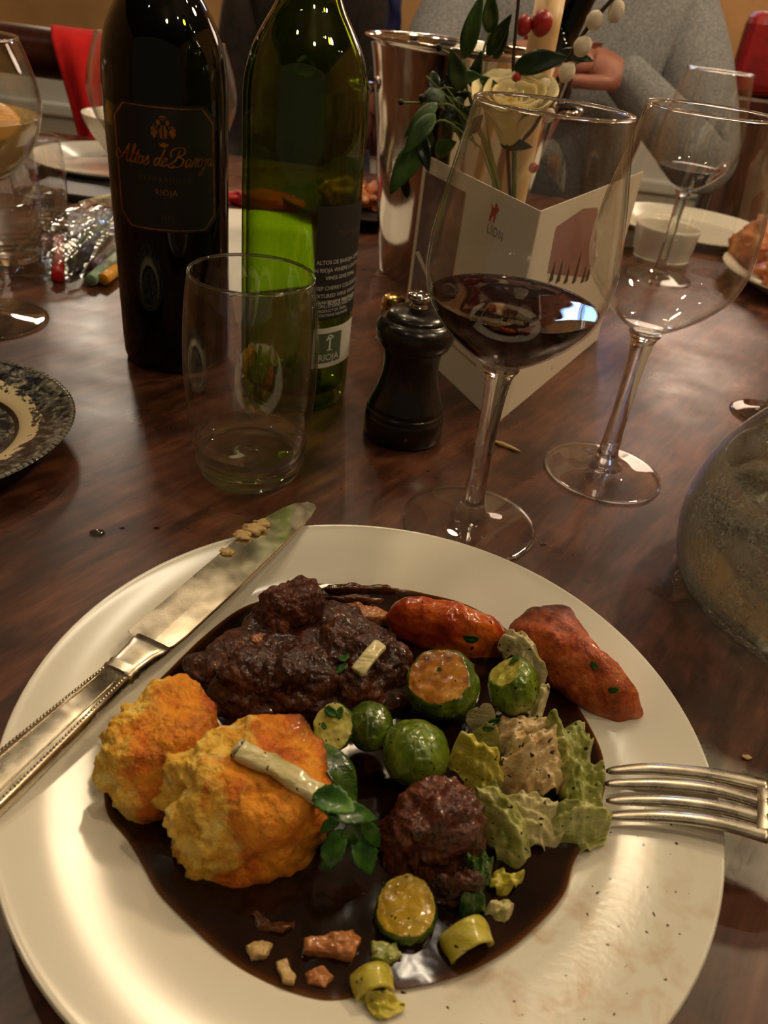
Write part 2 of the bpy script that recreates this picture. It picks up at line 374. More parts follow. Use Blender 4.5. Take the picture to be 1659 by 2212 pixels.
def crust_mat(name, seed, burn):
    g = Mat(name); v = g.coord(); vv = g.n('ShaderNodeMapping', {'Vector': v, 'Location': (seed, seed * 2, 0)}).outputs[0]
    crumb = g.n('ShaderNodeAttribute', attribute_name='crumb').outputs['Fac']; soak = g.n('ShaderNodeAttribute', attribute_name='soak').outputs['Fac']
    crust = g.ramp(g.noise(vv, 38, 6, 0.6, 0.6), [(0.30, srgb(150, 64, 4)), (0.42, srgb(214, 108, 6)), (0.54, srgb(238, 156, 24)), (0.66, srgb(226, 124, 10)), (0.76, srgb(160, 72, 6))])
    white = g.ramp(g.noise(vv, 170, 5, 0.65), [(0.3, srgb(212, 144, 28)), (0.5, srgb(242, 194, 70)), (0.7, srgb(252, 228, 140))])
    cm = g.math('ADD', crumb, g.math('MULTIPLY', g.math('SUBTRACT', g.noise(vv, 90, 4), 0.5), 0.9)); cm = g.ramp(cm, [(0.42, (0, 0, 0)), (0.58, (1, 1, 1))])
    mo = g.ramp(g.noise(vv, 130, 6, 0.7, 0.4), [(0.50, (0, 0, 0)), (0.66, (1, 1, 1))]); crust = g.mix(g.math('MULTIPLY', mo, 0.45), crust, srgb(112, 44, 4)); lt = g.ramp(g.noise(vv, 260, 4, 0.7), [(0.58, (0, 0, 0)), (0.68, (1, 1, 1))]); crust = g.mix(g.math('MULTIPLY', lt, 0.55), crust, srgb(240, 184, 74))
    col = g.mix(cm, crust, white)
    sk = g.math('ADD', soak, g.math('MULTIPLY', g.math('SUBTRACT', g.noise(vv, 55, 4), 0.5), 1.2)); sk = g.ramp(sk, [(0.42, (0, 0, 0)), (0.70, (1, 1, 1))])
    col = g.mix(g.math('MULTIPLY', sk, 0.85), col, srgb(*burn))
    nrm = g.bump(g.math('ADD', g.noise(vv, 240, 5, 0.7), g.math('MULTIPLY', g.noise(vv, 90, 4), 1.5)), 0.8, 0.0022)
    r = g.math('SUBTRACT', 0.6, g.math('MULTIPLY', sk, 0.42))
    return g.done(g.pbr(col, r, 0, nrm, Coat_Weight=g.math('MULTIPLY', sk, 0.6), Subsurface_Weight=0.12, Subsurface_Radius=(0.004, 0.0025, 0.001), Subsurface_Scale=1.0))
M_crust1 = crust_mat('golden_crust', 1.3, (140, 58, 10))
M_crust2 = crust_mat('golden_crust_soaked', 4.7, (104, 42, 12))
def sprout_mat(name, a, b, c):
    g = Mat(name); v = g.coord(); n1 = g.noise(v, 60, 4, 0.6, 0.6)
    vein = g.n('ShaderNodeTexVoronoi', {'Vector': g.n('ShaderNodeMapping', {'Vector': v, 'Scale': (1, 1, 0.45)}).outputs[0], 'Scale': 140}, feature='DISTANCE_TO_EDGE').outputs[0]
    vein = g.ramp(vein, [(0.0, (1, 1, 1)), (0.09, (0, 0, 0))])
    col = g.ramp(n1, [(0.32, a), (0.5, b), (0.68, c)]); col = g.mix(g.math('MULTIPLY', vein, 0.20), col, srgb(150, 160, 60))
    sp = g.math('GREATER_THAN', g.noise(v, 480, 1, 0.4), 0.72); col = g.mix(sp, col, srgb(30, 26, 14))
    nrm = g.bump(g.math('ADD', g.noise(v, 170, 4), g.math('MULTIPLY', vein, 0.4)), 0.35, 0.001)
    return g.done(g.pbr(col, 0.26, 0, nrm, Coat_Weight=0.45, Coat_Roughness=0.1))
M_sprout = sprout_mat('sprout_leaf', srgb(54, 76, 10), srgb(98, 124, 20), srgb(140, 158, 44))
M_sprout_dk = sprout_mat('sprout_leaf_dark', srgb(36, 56, 8), srgb(70, 94, 16), srgb(118, 134, 34))
M_cut_brown = pm('sprout_cut_browned', [(0.3, srgb(120, 66, 14)), (0.5, srgb(184, 118, 32)), (0.7, srgb(206, 156, 60))], scale=120, rough=0.3, coat=0.5, bump=0.3, specks=(480, 0.74, srgb(36, 22, 10)))
M_cut_pale = pm('sprout_cut_pale', [(0.3, srgb(150, 140, 44)), (0.5, srgb(190, 182, 84)), (0.7, srgb(214, 206, 120))], scale=130, rough=0.3, coat=0.5, bump=0.3, specks=(480, 0.73, srgb(36, 26, 12)))
M_cut_gold = pm('sprout_cut_golden', [(0.3, srgb(140, 110, 14)), (0.5, srgb(184, 148, 30)), (0.7, srgb(196, 166, 60))], scale=110, rough=0.28, coat=0.5, bump=0.3, specks=(420, 0.71, srgb(44, 30, 12)))
def leek(name, a, b, c, rough=0.32, speck=0.72):
    g = Mat(name); v = g.coord(); vs = g.n('ShaderNodeMapping', {'Vector': v, 'Scale': (1, 3, 3)}).outputs[0]
    col = g.ramp(g.noise(vs, 70, 4, 0.6, 0.4), [(0.32, a), (0.5, b), (0.68, c)])
    sp = g.math('GREATER_THAN', g.noise(v, 430, 1, 0.4), speck); col = g.mix(sp, col, srgb(44, 32, 16))
    return g.done(g.pbr(col, rough, 0, g.bump(g.noise(vs, 160, 4), 0.4, 0.0012), Coat_Weight=0.4, Coat_Roughness=0.12, Subsurface_Weight=0.1, Subsurface_Radius=(0.003, 0.003, 0.001), Subsurface_Scale=1.0))
M_leek_pale = leek('creamed_leek', srgb(150, 148, 84), srgb(206, 194, 138), srgb(232, 222, 180))
M_leek_green = leek('green_leek', srgb(112, 122, 44), srgb(160, 164, 82), srgb(206, 202, 136))
M_leek_cream = leek('cream_sauce_leek', srgb(176, 138, 84), srgb(216, 186, 132), srgb(236, 214, 168), speck=0.70)
M_leek_yellow = leek('yellow_leek', srgb(164, 150, 30), srgb(202, 190, 70), srgb(224, 212, 120))
M_leek_dark = leek('dark_leek_leaf', srgb(26, 50, 10), srgb(48, 80, 20), srgb(84, 112, 40), 0.2)
M_herb = pm('parsley_leaf', [(0.3, srgb(22, 54, 10)), (0.55, srgb(48, 98, 22)), (0.75, srgb(96, 146, 48))], scale=120, rough=0.35, bump=0.3, coat=0.2)
M_onion = pm('soft_onion', [(0.3, srgb(176, 140, 80)), (0.6, srgb(214, 186, 132))], scale=120, rough=0.25, coat=0.4, bump=0.3, sss=0.2)
M_dice = pm('stewed_carrot_dice', [(0.3, srgb(150, 88, 40)), (0.6, srgb(198, 130, 74))], scale=120, rough=0.25, coat=0.5, bump=0.4)
M_mash = pm('mashed_potato', [(0.3, srgb(196, 160, 96)), (0.6, srgb(226, 196, 134))], scale=250, rough=0.5, bump=0.6, bscale=400)

# ------------------------------------------------------------------ the room
M_wall = pm('tan_plaster', [(0.4, srgb(150, 112, 66)), (0.6, srgb(168, 128, 78))], scale=3, rough=0.85)
M_wall_pale = pm('pale_wainscot_paint', [(0, srgb(196, 196, 186))], rough=0.6)
M_floor = pm('brown_floorboards', [(0.35, srgb(58, 34, 22)), (0.65, srgb(92, 58, 38))], scale=6, stretch=(12, 1, 1), rough=0.5)
M_ceil = pm('dim_ceiling_paint', [(0, srgb(62, 52, 42))], rough=0.9)
FZ, CZ, YB = -0.75, 1.75, 3.4
struct('floor', box(6.4, 6.0, 0.06, c=(0, 1.1, FZ - 0.03)), M_floor)
struct('ceiling', box(6.4, 6.0, 0.06, c=(0, 1.1, CZ + 0.03)), M_ceil)
struct('wall_back', box(6.4, 0.1, CZ - FZ, c=(0, YB + 0.05, (CZ + FZ) / 2)), M_wall)
struct('wall_left', box(0.1, 6.0, CZ - FZ, c=(-2.45, 1.1, (CZ + FZ) / 2)), M_wall)
struct('wall_right', box(0.1, 6.0, CZ - FZ, c=(2.45, 1.1, (CZ + FZ) / 2)), M_wall)
struct('trim_1', box(4.8, 0.02, 0.72, c=(0, YB - 0.01, FZ + 0.36)), M_wall_pale)
struct('trim_2', box(4.8, 0.045, 0.05, 0.01, c=(0, YB - 0.022, FZ + 0.46)), M_wall_pale)

# ------------------------------------------------------------------ the table
tb = thing('dining_table', 'dark brown wooden dining table under the whole meal', 'table', (0, 0.55, FZ))
obj('table_top', box(2.6, 1.62, 0.035, 0.006, c=(0, 0, 0.75 - 0.0175)), M_table, tb)
obj('apron', box(2.3, 1.3, 0.08, c=(0, 0, 0.675)), M_table, tb)
for sx in (-1, 1):
    for sy in (-1, 1): obj('leg', box(0.08, 0.08, 0.635, 0.006, c=(sx * 1.15, sy * 0.68, 0.3175)), M_table, tb)
# ------------------------------------------------------------------ dinner plate and cutlery
plate_prof = [(0, .006), (.04, .006), (.075, .006), (.084, .0068), (.092, .0088), (.1, .0114), (.115, .0153), (.128, .0182), (.1315, .0190), (.1322, .0185), (.1310, .0170), (.115, .0118), (.1, .0072), (.085, .0026), (.075, .0008), (.07, 0), (.066, .0015), (0, .0025)]
PTS = catmull(plate_prof[:9], 6)
def plate_z(r): return float(np.interp(r, PTS[:, 0], PTS[:, 1]))
pl = obj('dinner_plate', lathe(plate_prof, 128, 6), M_plate, None, (PC[0], PC[1], 0))
tag(pl, 'large round white china dinner plate in the foreground, smeared with gravy', 'plate')

def place_axis(o, origin, xdir, zdir=(0, 0, 1)):
    x = Vector(xdir).normalized(); z = Vector(zdir); y = z.cross(x).normalized(); z = x.cross(y)
    o.matrix_world = Matrix(((x[0], y[0], z[0], origin[0]), (x[1], y[1], z[1], origin[1]), (x[2], y[2], z[2], origin[2]), (0, 0, 0, 1)))
# knife: local x from butt to tip
kt = at(662, 1088, .0212); ke = at(0, 1692, .0212); kd = (kt - ke) / np.linalg.norm(kt - ke); KL = .232
kn = thing('dinner_knife', 'silver dinner knife with beaded handle resting across the white plate rim', 'knife')
place_axis(kn, kt - kd * KL, kd)
def blade_mesh():
    top = [(.106, .0092), (.1075, .0128), (.112, .0126), (.15, .0124), (.185, .0120), (.205, .0108), (.219, .0080), (.227, .0044), (.2315, -.0008)]
    bot = [(.232, -.0052), (.230, -.0074), (.222, -.0088), (.19, -.0098), (.15, -.0100), (.118, -.0096), (.110, -.0088), (.106, -.0070)]
    P = np.array(top + bot); n = len(P); rows = []
    c = np.array([.165, 0])
    for s, z in ((.0, .0), (.97, .0), (1, .0003), (1, .0010), (.96, .00145), (.0, .0015)):
        Q = P.copy(); mid = np.stack([P[:, 0], np.zeros(n)], 1)
        Q = mid + (P - mid) * s if s > 0 else mid * 1.0
        rows.append(np.c_[Q, np.full(n, z)])
    me = grid_mesh(rows, cap0=False, cap1=False); me.polygons.foreach_set('use_smooth', [False] * len(me.polygons)); return me
obj('blade', blade_mesh(), M_blade, kn)
def handle_rows(xs):
    rows = []
    for x, hw, ht in xs:
        a = np.linspace(0, 2 * math.pi, 28, endpoint=False); ca, sa = np.cos(a), np.sin(a)
        rows.append(np.c_[np.full(28, x), hw * np.sign(ca) * np.abs(ca) ** .5, .0008 + ht * np.sign(sa) * np.abs(sa) ** .6])
    return rows
obj('bolster', grid_mesh(handle_rows([(.086, .0066, .0030), (.0875, .0072, .0034), (.089, .0066, .0031), (.0905, .0072, .0034), (.092, .0066, .0030), (.100, .0074, .0028), (.104, .0084, .0022), (.108, .0086, .0012)])), M_silver, kn)
obj('handle', grid_mesh(handle_rows([(-.004, .006, .002), (-.001, .0092, .0034), (.004, .0098, .0038), (.03, .0092, .0037), (.06, .0078, .0034), (.0865, .0066, .0029)])), M_silver, kn)
bm = bmesh.new()
for s in (-1, 1):
    for k in range(58):
        x = .001 + k * .00147; hw = float(np.interp(x, [.0, .03, .06, .0865], [.0088, .0082, .0069, .0057])) - .0006
        g_ = bmesh.ops.create_icosphere(bm, subdivisions=1, radius=.00062); ht = float(np.interp(x, [0, .03, .06, .0865], [.0036, .0035, .0032, .0027]))
        for v in g_['verts']: v.co += Vector((x, s * hw, .0008 + ht * .93))
me = bpy.data.meshes.new('beading'); bm.to_mesh(me); bm.free()
b_ = obj('beading', me, M_silver, kn); b_['kind'] = 'stuff'
def ridge(y0):
    return tube([(x, y0 * float(np.interp(x, [0, .0865], [1.0, .62])), .0008 + float(np.interp(x, [0, .03, .06, .0865], [.0038, .0037, .0034, .0029]))) for x in np.linspace(0, .085, 12)], .0004, 6)
for y0 in (-.0058, .0058): obj('ridge', ridge(y0), M_silver, kn)

def blob_mesh(rad, seed, amp, freq, sub=4, flat=1.0, shape=None):
    bm = bmesh.new(); bmesh.ops.create_icosphere(bm, subdivisions=sub, radius=1.0)
    co = np.array([v.co[:] for v in bm.verts]); nz = fnoise(co, freq, 3, seed); R = np.array(rad)
    co = co * (1 + amp * nz)[:, None] * R
    if flat < 1: co[:, 2] = np.maximum(co[:, 2], -R[2] * flat)
    for v, p in zip(bm.verts, co): v.co = p
    for f in bm.faces: f.smooth = True
    me = bpy.data.meshes.new('blob'); bm.to_mesh(me); bm.free(); return me
for i, (px, py, s) in enumerate([(548, 1142, .0042), (524, 1156, .0034), (566, 1130, .0032), (490, 1192, .0024)]):
    p = at(px, py, .0212 + .0015 + s * .3); me = blob_mesh((s * 1.3, s, s * .45), 20 + i, .5, 1.6, 3)
    o = obj('mash_smear', me, M_mash, None, p); tag(o, ['pale mashed crumb nearest the middle of the knife blade tip', 'pale mashed crumb at the spine of the knife blade', 'pale mashed crumb closest to the knife tip', 'tiny pale smear lowest on the knife blade'][i], 'crumb', 'mashed crumbs on the knife')

# fork (tines down on the plate)
fk = thing('dinner_fork', 'silver fork with four tines resting on the right rim of the plate', 'fork', at(1500, 1735, .0))
fo = np.array(fk.location)
tn = [[(1309, 1666), (1406, 1661), (1536, 1673), (1659, 1700)], [(1306, 1693), (1436, 1694), (1554, 1708), (1659, 1738)], [(1309, 1730), (1436, 1730), (1554, 1744), (1659, 1771)], [(1312, 1764), (1436, 1764), (1554, 1778), (1659, 1806)]]
ends = []
for t in tn:
    P = np.array([at(x, y, z) for (x, y), z in zip(t, (.0130, .0190, .0240, .0270))]); P = catmull(P, 8) - fo
    n = len(P); rad = np.interp(np.linspace(0, 1, n), [0, .06, .3, 1], [.0007, .0018, .0026, .0031])
    obj('tine', tube(P, rad, 12, flat=.55), M_silver, fk); ends.append(P[-1])
E0 = np.array(ends); cen = E0.mean(0); d = np.array([.96, -.26, -.05]); d /= np.linalg.norm(d)
rows = []
for s, wd, zz in ((-.004, 1.06, 0), (.002, 1.10, .0003), (.012, 1.0, .0003), (.022, .6, -.0002), (.034, .26, -.001), (.06, .2, -.003), (.1, .26, -.009), (.14, .42, -.0155), (.16, .30, -.0185)):
    c_ = cen + d * s + np.array([0, 0, zz]); ax = (E0[0] - E0[3]) / 2 * wd * 1.08; a = np.linspace(0, 2 * math.pi, 20, endpoint=False)
    rows.append(c_ + np.cos(a)[:, None] * ax + np.sin(a)[:, None] * np.array([0, 0, .0012]))
obj('handle', grid_mesh(rows), M_silver, fk)

# ------------------------------------------------------------------ glassware
def shell(outer, wall, inner_bottom):
    out = catmull(outer, 5); inn = [(max(r - wall, 0), z) for r, z in out if z > inner_bottom + .0005][::-1]
    prof = list(map(tuple, out)) + [(out[-1][0] - wall * .5, out[-1][1] + wall * .35)] + inn + [(inn[-1][0] * .6, inner_bottom + .0002), (0, inner_bottom)]
    return prof
bowl_out = [(0, .0990), (.006, .0993), (.0135, .1030), (.0257, .1119), (.0357, .1217), (.0420, .1312), (.0452, .1440), (.0449, .1581), (.0423, .1769), (.0384, .1965), (.0345, .2182)]
ME_bowl = lathe(shell(bowl_out, .0011, .1035), 96)
ME_stem = lathe([(.0120, .0058), (.0092, .0085), (.0074, .013), (.0060, .022), (.0053, .040), (.0053, .062), (.0060, .082), (.0074, .0935), (.0098, .0982), (.0088, .0990), (0, .0991)], 40, 4)
ME_foot = lathe([(.0120, .0058), (.020, .0038), (.030, .0026), (.0375, .0019), (.0386, .0012), (.0378, .0004), (.030, .0003), (0, .0009)], 96, 4)
def liquid(outer, wall, level, bottom, gap=.00025):
    out = catmull(outer, 8); P = [(max(r - wall - gap, 0), z) for r, z in out if bottom + .0015 < z < level]
    r1 = float(np.interp(level, out[:, 1], out[:, 0])) - wall - gap
    return [(0, bottom + .0006), (P[0][0] * .6, bottom + .0008)] + P + [(r1, level), (r1 * .97, level - .0002), (r1 * .5, level - .0003), (0, level - .0003)]
def torus(R_, r_, z, seg=96, k=10):
    rows = []
    for i in range(k):
        a = 2 * math.pi * i / k; th = np.linspace(0, 2 * math.pi, seg, endpoint=False); q = R_ + r_ * math.cos(a); rows.append(np.c_[q * np.cos(th), q * np.sin(th), np.full(seg, z + r_ * math.sin(a))])
    rows.append(rows[0].copy()); return grid_mesh(rows, cap0=False, cap1=False)
ME_rim = torus(.0340, .00085, .2186); ME_foot_edge = torus(.0383, .00075, .0011, 96, 8)
def wine_glass(label, loc, level=None, group='stemmed wine glasses'):
    t = thing('wine_glass', label, 'wine glass', loc, 0, group)
    obj('bowl', ME_bowl, M_thin, t); obj('rim', ME_rim, M_solid, t); obj('stem', ME_stem, M_solid, t); obj('foot', ME_foot, M_thin, t); obj('foot_edge', ME_foot_edge, M_solid, t)
    if level:
        wn = obj('red_wine', lathe(liquid(bowl_out, .0011, level, .1035), 96), M_wine, t); wn['label'] = 'dark red wine in the bowl'
    return t
wine_glass('nearest stemmed wine glass, one third full of dark red wine, behind the dinner plate', at(1012, 1130), .1335)
wine_glass('empty stemmed wine glass just right of the one nearest the plate', at(1300, 1020))
wine_glass('farther wine glass holding a little red wine, seen through the empty glass', (.291, .95, 0), .124)
# flute at the right edge: only its foot and stem stand in view
fl = thing('flute_glass', 'small clear glass foot and slim stem at the right edge beside the carafe', 'glass', (.2985, .582, 0))
k_ = .72
obj('foot', lathe([(.008, .0058), (.016, .0036), (.022, .0024), (.0275, .0018), (.0285, .0011), (.0275, .0004), (0, .0008)], 72, 4), M_solid, fl)
obj('stem', lathe([(.008, .0058), (.006, .009), (.0045, .02), (.0042, .05), (.005, .068), (.007, .0725), (0, .0730)], 32, 4), M_solid, fl)
fl_out = [(0, .0732), (.006, .0738), (.014, .085), (.021, .105), (.0245, .13), (.0250, .16), (.0235, .19)]
obj('bowl', lathe(shell(fl_out, .001, .077), 64), M_thin, fl)

# tumbler in front of the green bottle
tum_out = [(.0318, .0150), (.0340, .0200), (.0352, .0300), (.0367, .0450), (.0378, .0655), (.0373, .0877), (.0356, .1086), (.0335, .1206)]
def tumbler(label, loc, s=1.0, water=None, group='water tumblers'):
    t = thing('water_tumbler', label, 'tumbler', loc, 0, group); t.scale = (s, s, s)
    wall = catmull(tum_out, 6); prof = list(map(tuple, wall)) + [(wall[-1][0] - .0005, wall[-1][1] + .0004)] + [(r - .0011, z) for r, z in wall[::-1]]
    obj('wall', lathe(prof, 96), M_thin, t)
    obj('rim', torus(.0330, .0009, .1209), M_solid, t); obj('base_ring', torus(.0318, .0009, .0098), M_solid, t)
    obj('base', lathe([(0, .0012), (.018, .0008), (.0275, .0003), (.0296, .0012), (.0312, .0060), (.0306, .0095), (.0312, .0120), (.0330, .0170), (.0342, .0215), (.0329, .0215), (.030, .0165), (.024, .0145), (.012, .0140), (0, .0140)], 96, 3), M_solid, t)
    if water:
        out = catmull(tum_out, 6); P = [(r - .0014, z) for r, z in out if .0225 < z < water]; r1 = P[-1][0]
        obj('water', lathe([(0, .0152), (.024, .0158), (.0295, .0180)] + P + [(r1 * .5, water), (0, water)], 72), M_water, t)
    return t
tumbler('empty barrel-shaped clear tumbler in front of the green bottle', at(540, 1012))
tumbler('clear water tumbler at the left edge behind the goblet, half full', at(22, 556), .93, .055)
tumbler('smaller clear tumbler farther back at left, beside the stack of plates', at(97, 487), .74, .05)

# goblet with orange slice and mint, left edge
gob_out = [(0, .0990), (.007, .0993), (.022, .1035), (.040, .1140), (.0545, .1310), (.0620, .1520), (.0615, .1690), (.0575, .1850), (.0530, .1975)]
ME_gf = lathe([(.0125, .0058), (.022, .0038), (.034, .0026), (.0440, .0019), (.0452, .0012), (.044, .0004), (0, .0009)], 96, 4)
ME_gs = lathe([(.0125, .0058), (.0095, .009), (.0070, .016), (.0055, .03), (.0053, .06), (.0062, .085), (.0085, .0955), (.0085, .0985), (0, .0988)], 40, 4)
ME_gb = lathe(shell(gob_out, .0012, .103), 96); ME_gr = torus(.0525, .0009, .1979)
def goblet(label, loc):
    t = thing('cocktail_goblet', label, 'goblet', loc, 0, 'round goblets')
    obj('foot', ME_gf, M_solid, t); obj('stem', ME_gs, M_solid, t); obj('bowl', ME_gb, M_thin, t); obj('rim', ME_gr, M_solid, t); return t
gb = goblet('round cocktail goblet with orange slice and mint at the left edge', (-.337, .574, 0))
goblet('empty round goblet standing almost hidden behind the black bottle', (-.2345, .735, 0))
g = Mat('pale_gin_cocktail'); f_, _ = g.schlick(.03)
M_gin = g.done(g.n('ShaderNodeMixShader', {0: f_, 1: g.n('ShaderNodeMixShader', {0: .45, 1: g.n('ShaderNodeBsdfDiffuse', {'Color': srgb(226, 200, 130)}), 2: g.n('ShaderNodeBsdfTransparent', {'Color': (.96, .88, .66)})}), 2: g.n('ShaderNodeBsdfGlossy', {'Roughness': .02})}))
obj('drink', lathe(liquid(gob_out, .0012, .150, .103), 72), M_gin, gb)
M_orange = pm('orange_flesh', [(0.3, srgb(226, 140, 20)), (0.6, srgb(246, 180, 50))], scale=180, rough=.35, bump=.4)
osl = obj('orange_slice', lathe([(0, -.002), (.030, -.002), (.0315, 0), (.030, .002), (0, .002)], 48, 2), M_orange, gb, (.022, -.012, .1475), (.30, .12, 0))
M_mint = pm('mint_leaf', [(0.3, srgb(24, 66, 22)), (0.7, srgb(66, 120, 50))], scale=90, rough=.45, bump=.4)

def leaf_mesh(base, tip, width, up=(0, 0, 1), curl=.12, fold=.18, nL=14, nW=6, thick=.0003, serr=0.0, fullness=.42):
    """lens-shaped leaf with midrib fold, own thickness"""
    base, tip = np.array(base, float), np.array(tip, float); L = np.linalg.norm(tip - base); d = (tip - base) / L
    u = np.array(up, float); s = np.cross(d, u); s /= np.linalg.norm(s) + 1e-9; u = np.cross(s, d)
    V, F = [], []
    for side in (0, 1):
        for i in range(nL + 1):
            t = i / nL; hw = width / 2 * (math.sin(math.pi * min(1, t ** (fullness + .35))) ** .85) * (1 + serr * math.sin(t * 40)) + width * .015
            c = base + d * L * t + u * curl * L * math.sin(math.pi * t)
            for j in range(nW + 1):
                q = 2 * j / nW - 1; V.append(c + s * hw * q + u * (fold * hw * abs(q) - side * thick + .06 * hw * math.sin(9 * t + 3 * q)))
    n = (nL + 1) * (nW + 1)
    for i in range(nL):
        for j in range(nW):
            a = i * (nW + 1) + j; F.append((a, a + 1, a + nW + 2, a + nW + 1)); F.append((n + a, n + a + nW + 1, n + a + nW + 2, n + a + 1))
    for i in range(nL):
        for j in (0, nW):
            a = i * (nW + 1) + j; b = a + nW + 1; F.append((a, b, n + b, n + a))
    for i in (0, nL):
        for j in range(nW):
            a = i * (nW + 1) + j; F.append((a, n + a, n + a + 1, a + 1))
    return fixn(mesh(V, F, 'leaf'))
for (b, t_, w_) in [((-.005, -.040, .143), (.042, -.038, .138), .030), ((-.005, -.042, .142), (.034, -.040, .118), .026), ((-.015, -.03, .145), (.02, -.045, .128), .024)]:
    obj('mint_leaf', leaf_mesh(b, t_, w_, (0, -.5, 1)), M_mint, gb)

# ------------------------------------------------------------------ bottles
def bottle(prof, wall=None, base_z=.012):
    out = catmull(prof, 5)
    if wall is None: return lathe(list(map(tuple, out)) + [(0, out[-1][1])], 96)
    keep = [(r - wall, z) for r, z in out if z > .012 and r > wall + .002]
    return lathe(list(map(tuple, out)) + keep[::-1] + [(.02, .0155), (0, .0300)], 96)
gl_prof = [(0, .0240), (.018, .0140), (.028, .0012), (.0325, .0002), (.0360, .0018), (.0378, .0080), (.0381, .03), (.0381, .10), (.0379, .180), (.0372, .1985), (.0352, .2095), (.0312, .2205), (.0252, .2311), (.0203, .2390), (.0170, .2470), (.0152, .2580), (.0146, .2750), (.0146, .2920), (.0160, .2940), (.0160, .3020), (.0142, .3030)]
gbt = thing('green_wine_bottle', 'empty dark green glass wine bottle with small back label, right of the black bottle', 'bottle', at(634, 845))
obj('glass', bottle(gl_prof, .0028), M_green, gbt)
gang = math.atan2(-gbt.location.y, -gbt.location.x)     # direction to the viewer's side
def arc_panel(R, a0, a1, z0, z1, n=24, thick=.0002, chamfer=0.0):
    V, F = [], []
    for k, rr in enumerate((R, R + thick)):
        for i in range(n + 1):
            t = i / n; a = a0 + (a1 - a0) * t; s = min(t, 1 - t) * abs(a1 - a0) * R; c = max(0, chamfer - s)
            V += [(rr * math.cos(a), rr * math.sin(a), z0 + c), (rr * math.cos(a), rr * math.sin(a), z1 - c)]
    m = 2 * (n + 1)
    for i in range(n):
        a = 2 * i; F.append((a, a + 2, a + 3, a + 1)); b = m + a; F.append((b, b + 1, b + 3, b + 2))
        F.append((a, b, b + 2, a + 2)); F.append((a + 1, a + 3, b + 3, b + 1))
    F += [(0, 1, m + 1, m), (2 * n, m + 2 * n, m + 2 * n + 1, 2 * n + 1)]
    return fixn(mesh(V, F, 'label_panel', False))
RG = .0381
la0, la1 = gang + math.radians(15), gang + math.radians(92)
lb = obj('back_label', arc_panel(RG + .0002, la0, la1, .0690, .1405), M_blabel, gbt)
sl = obj('seal', arc_panel(RG + .0002, gang + math.radians(17), gang + math.radians(80), .0350, .0630), M_print, gbt)
sl['label'] = 'pale paper guarantee seal'
M_sealgreen = pm('seal_green_print', [(0, srgb(82, 96, 66))], rough=.6)
obj('seal_print', arc_panel(RG + .00045, gang + math.radians(20), gang + math.radians(52), .0385, .0595, thick=.0001), M_sealgreen, sl)
def wrapped_text(body, size, a, z, R, m, parent, shear=0, align='CENTER', spacing=1.0, name='lettering'):
    me = wrap(text_mesh(body, size, shear, align, spacing), R, a, z); return obj(name, me, m, parent)
wrapped_text('RIOJA', .0068, gang + math.radians(36), .0400, RG + .0007, M_print, sl)
obj('vine_emblem', wrap(strokes_mesh([[(-.0022, 0), (.0022, 0)], [(0, 0), (.0002, .0045), (0, .008)], [(-.003, .007), (-.001, .0085), (.001, .008), (.003, .0095)], [(-.002, .009), (0, .0105), (.002, .0095)]], .0012), RG + .0007, gang + math.radians(36), .0475), M_print, sl)
sm = .0036
lines = [('ALTOS DE BAROJA COMES', .1015), ('IN RIOJA WHERE LOW YIELD', .0965), ('VINES GIVE SMALL', .0915), ('DEEP CHERRY COLOUR AND', .0850), ('TEXTURED WINE WITH RICH', .0800), ('SPICY BLACK FRUIT AND A', .0750)]
for body, z in lines: wrapped_text(body, .0036, la0 + math.radians(33), z + .004, RG + .0005, M_print, lb, name='back_lettering')
for body, z in [('ELABORADO Y EMBOTELLADO', .0812), ('CARLOS SERRES HARO 09-200', .0782), ('PRODUCT OF SPAIN', .0752), ('CONTAINS SULPHITES', .0722)]:
    wrapped_text(body, .0027, la0 + math.radians(4), z - .001, RG + .0005, M_print, lb, align='LEFT', name='back_lettering')
wrapped_text('TEMPRANILLO', .0042, la0 + math.radians(48), .1225, RG + .0005, M_faint, lb, spacing=1.3)

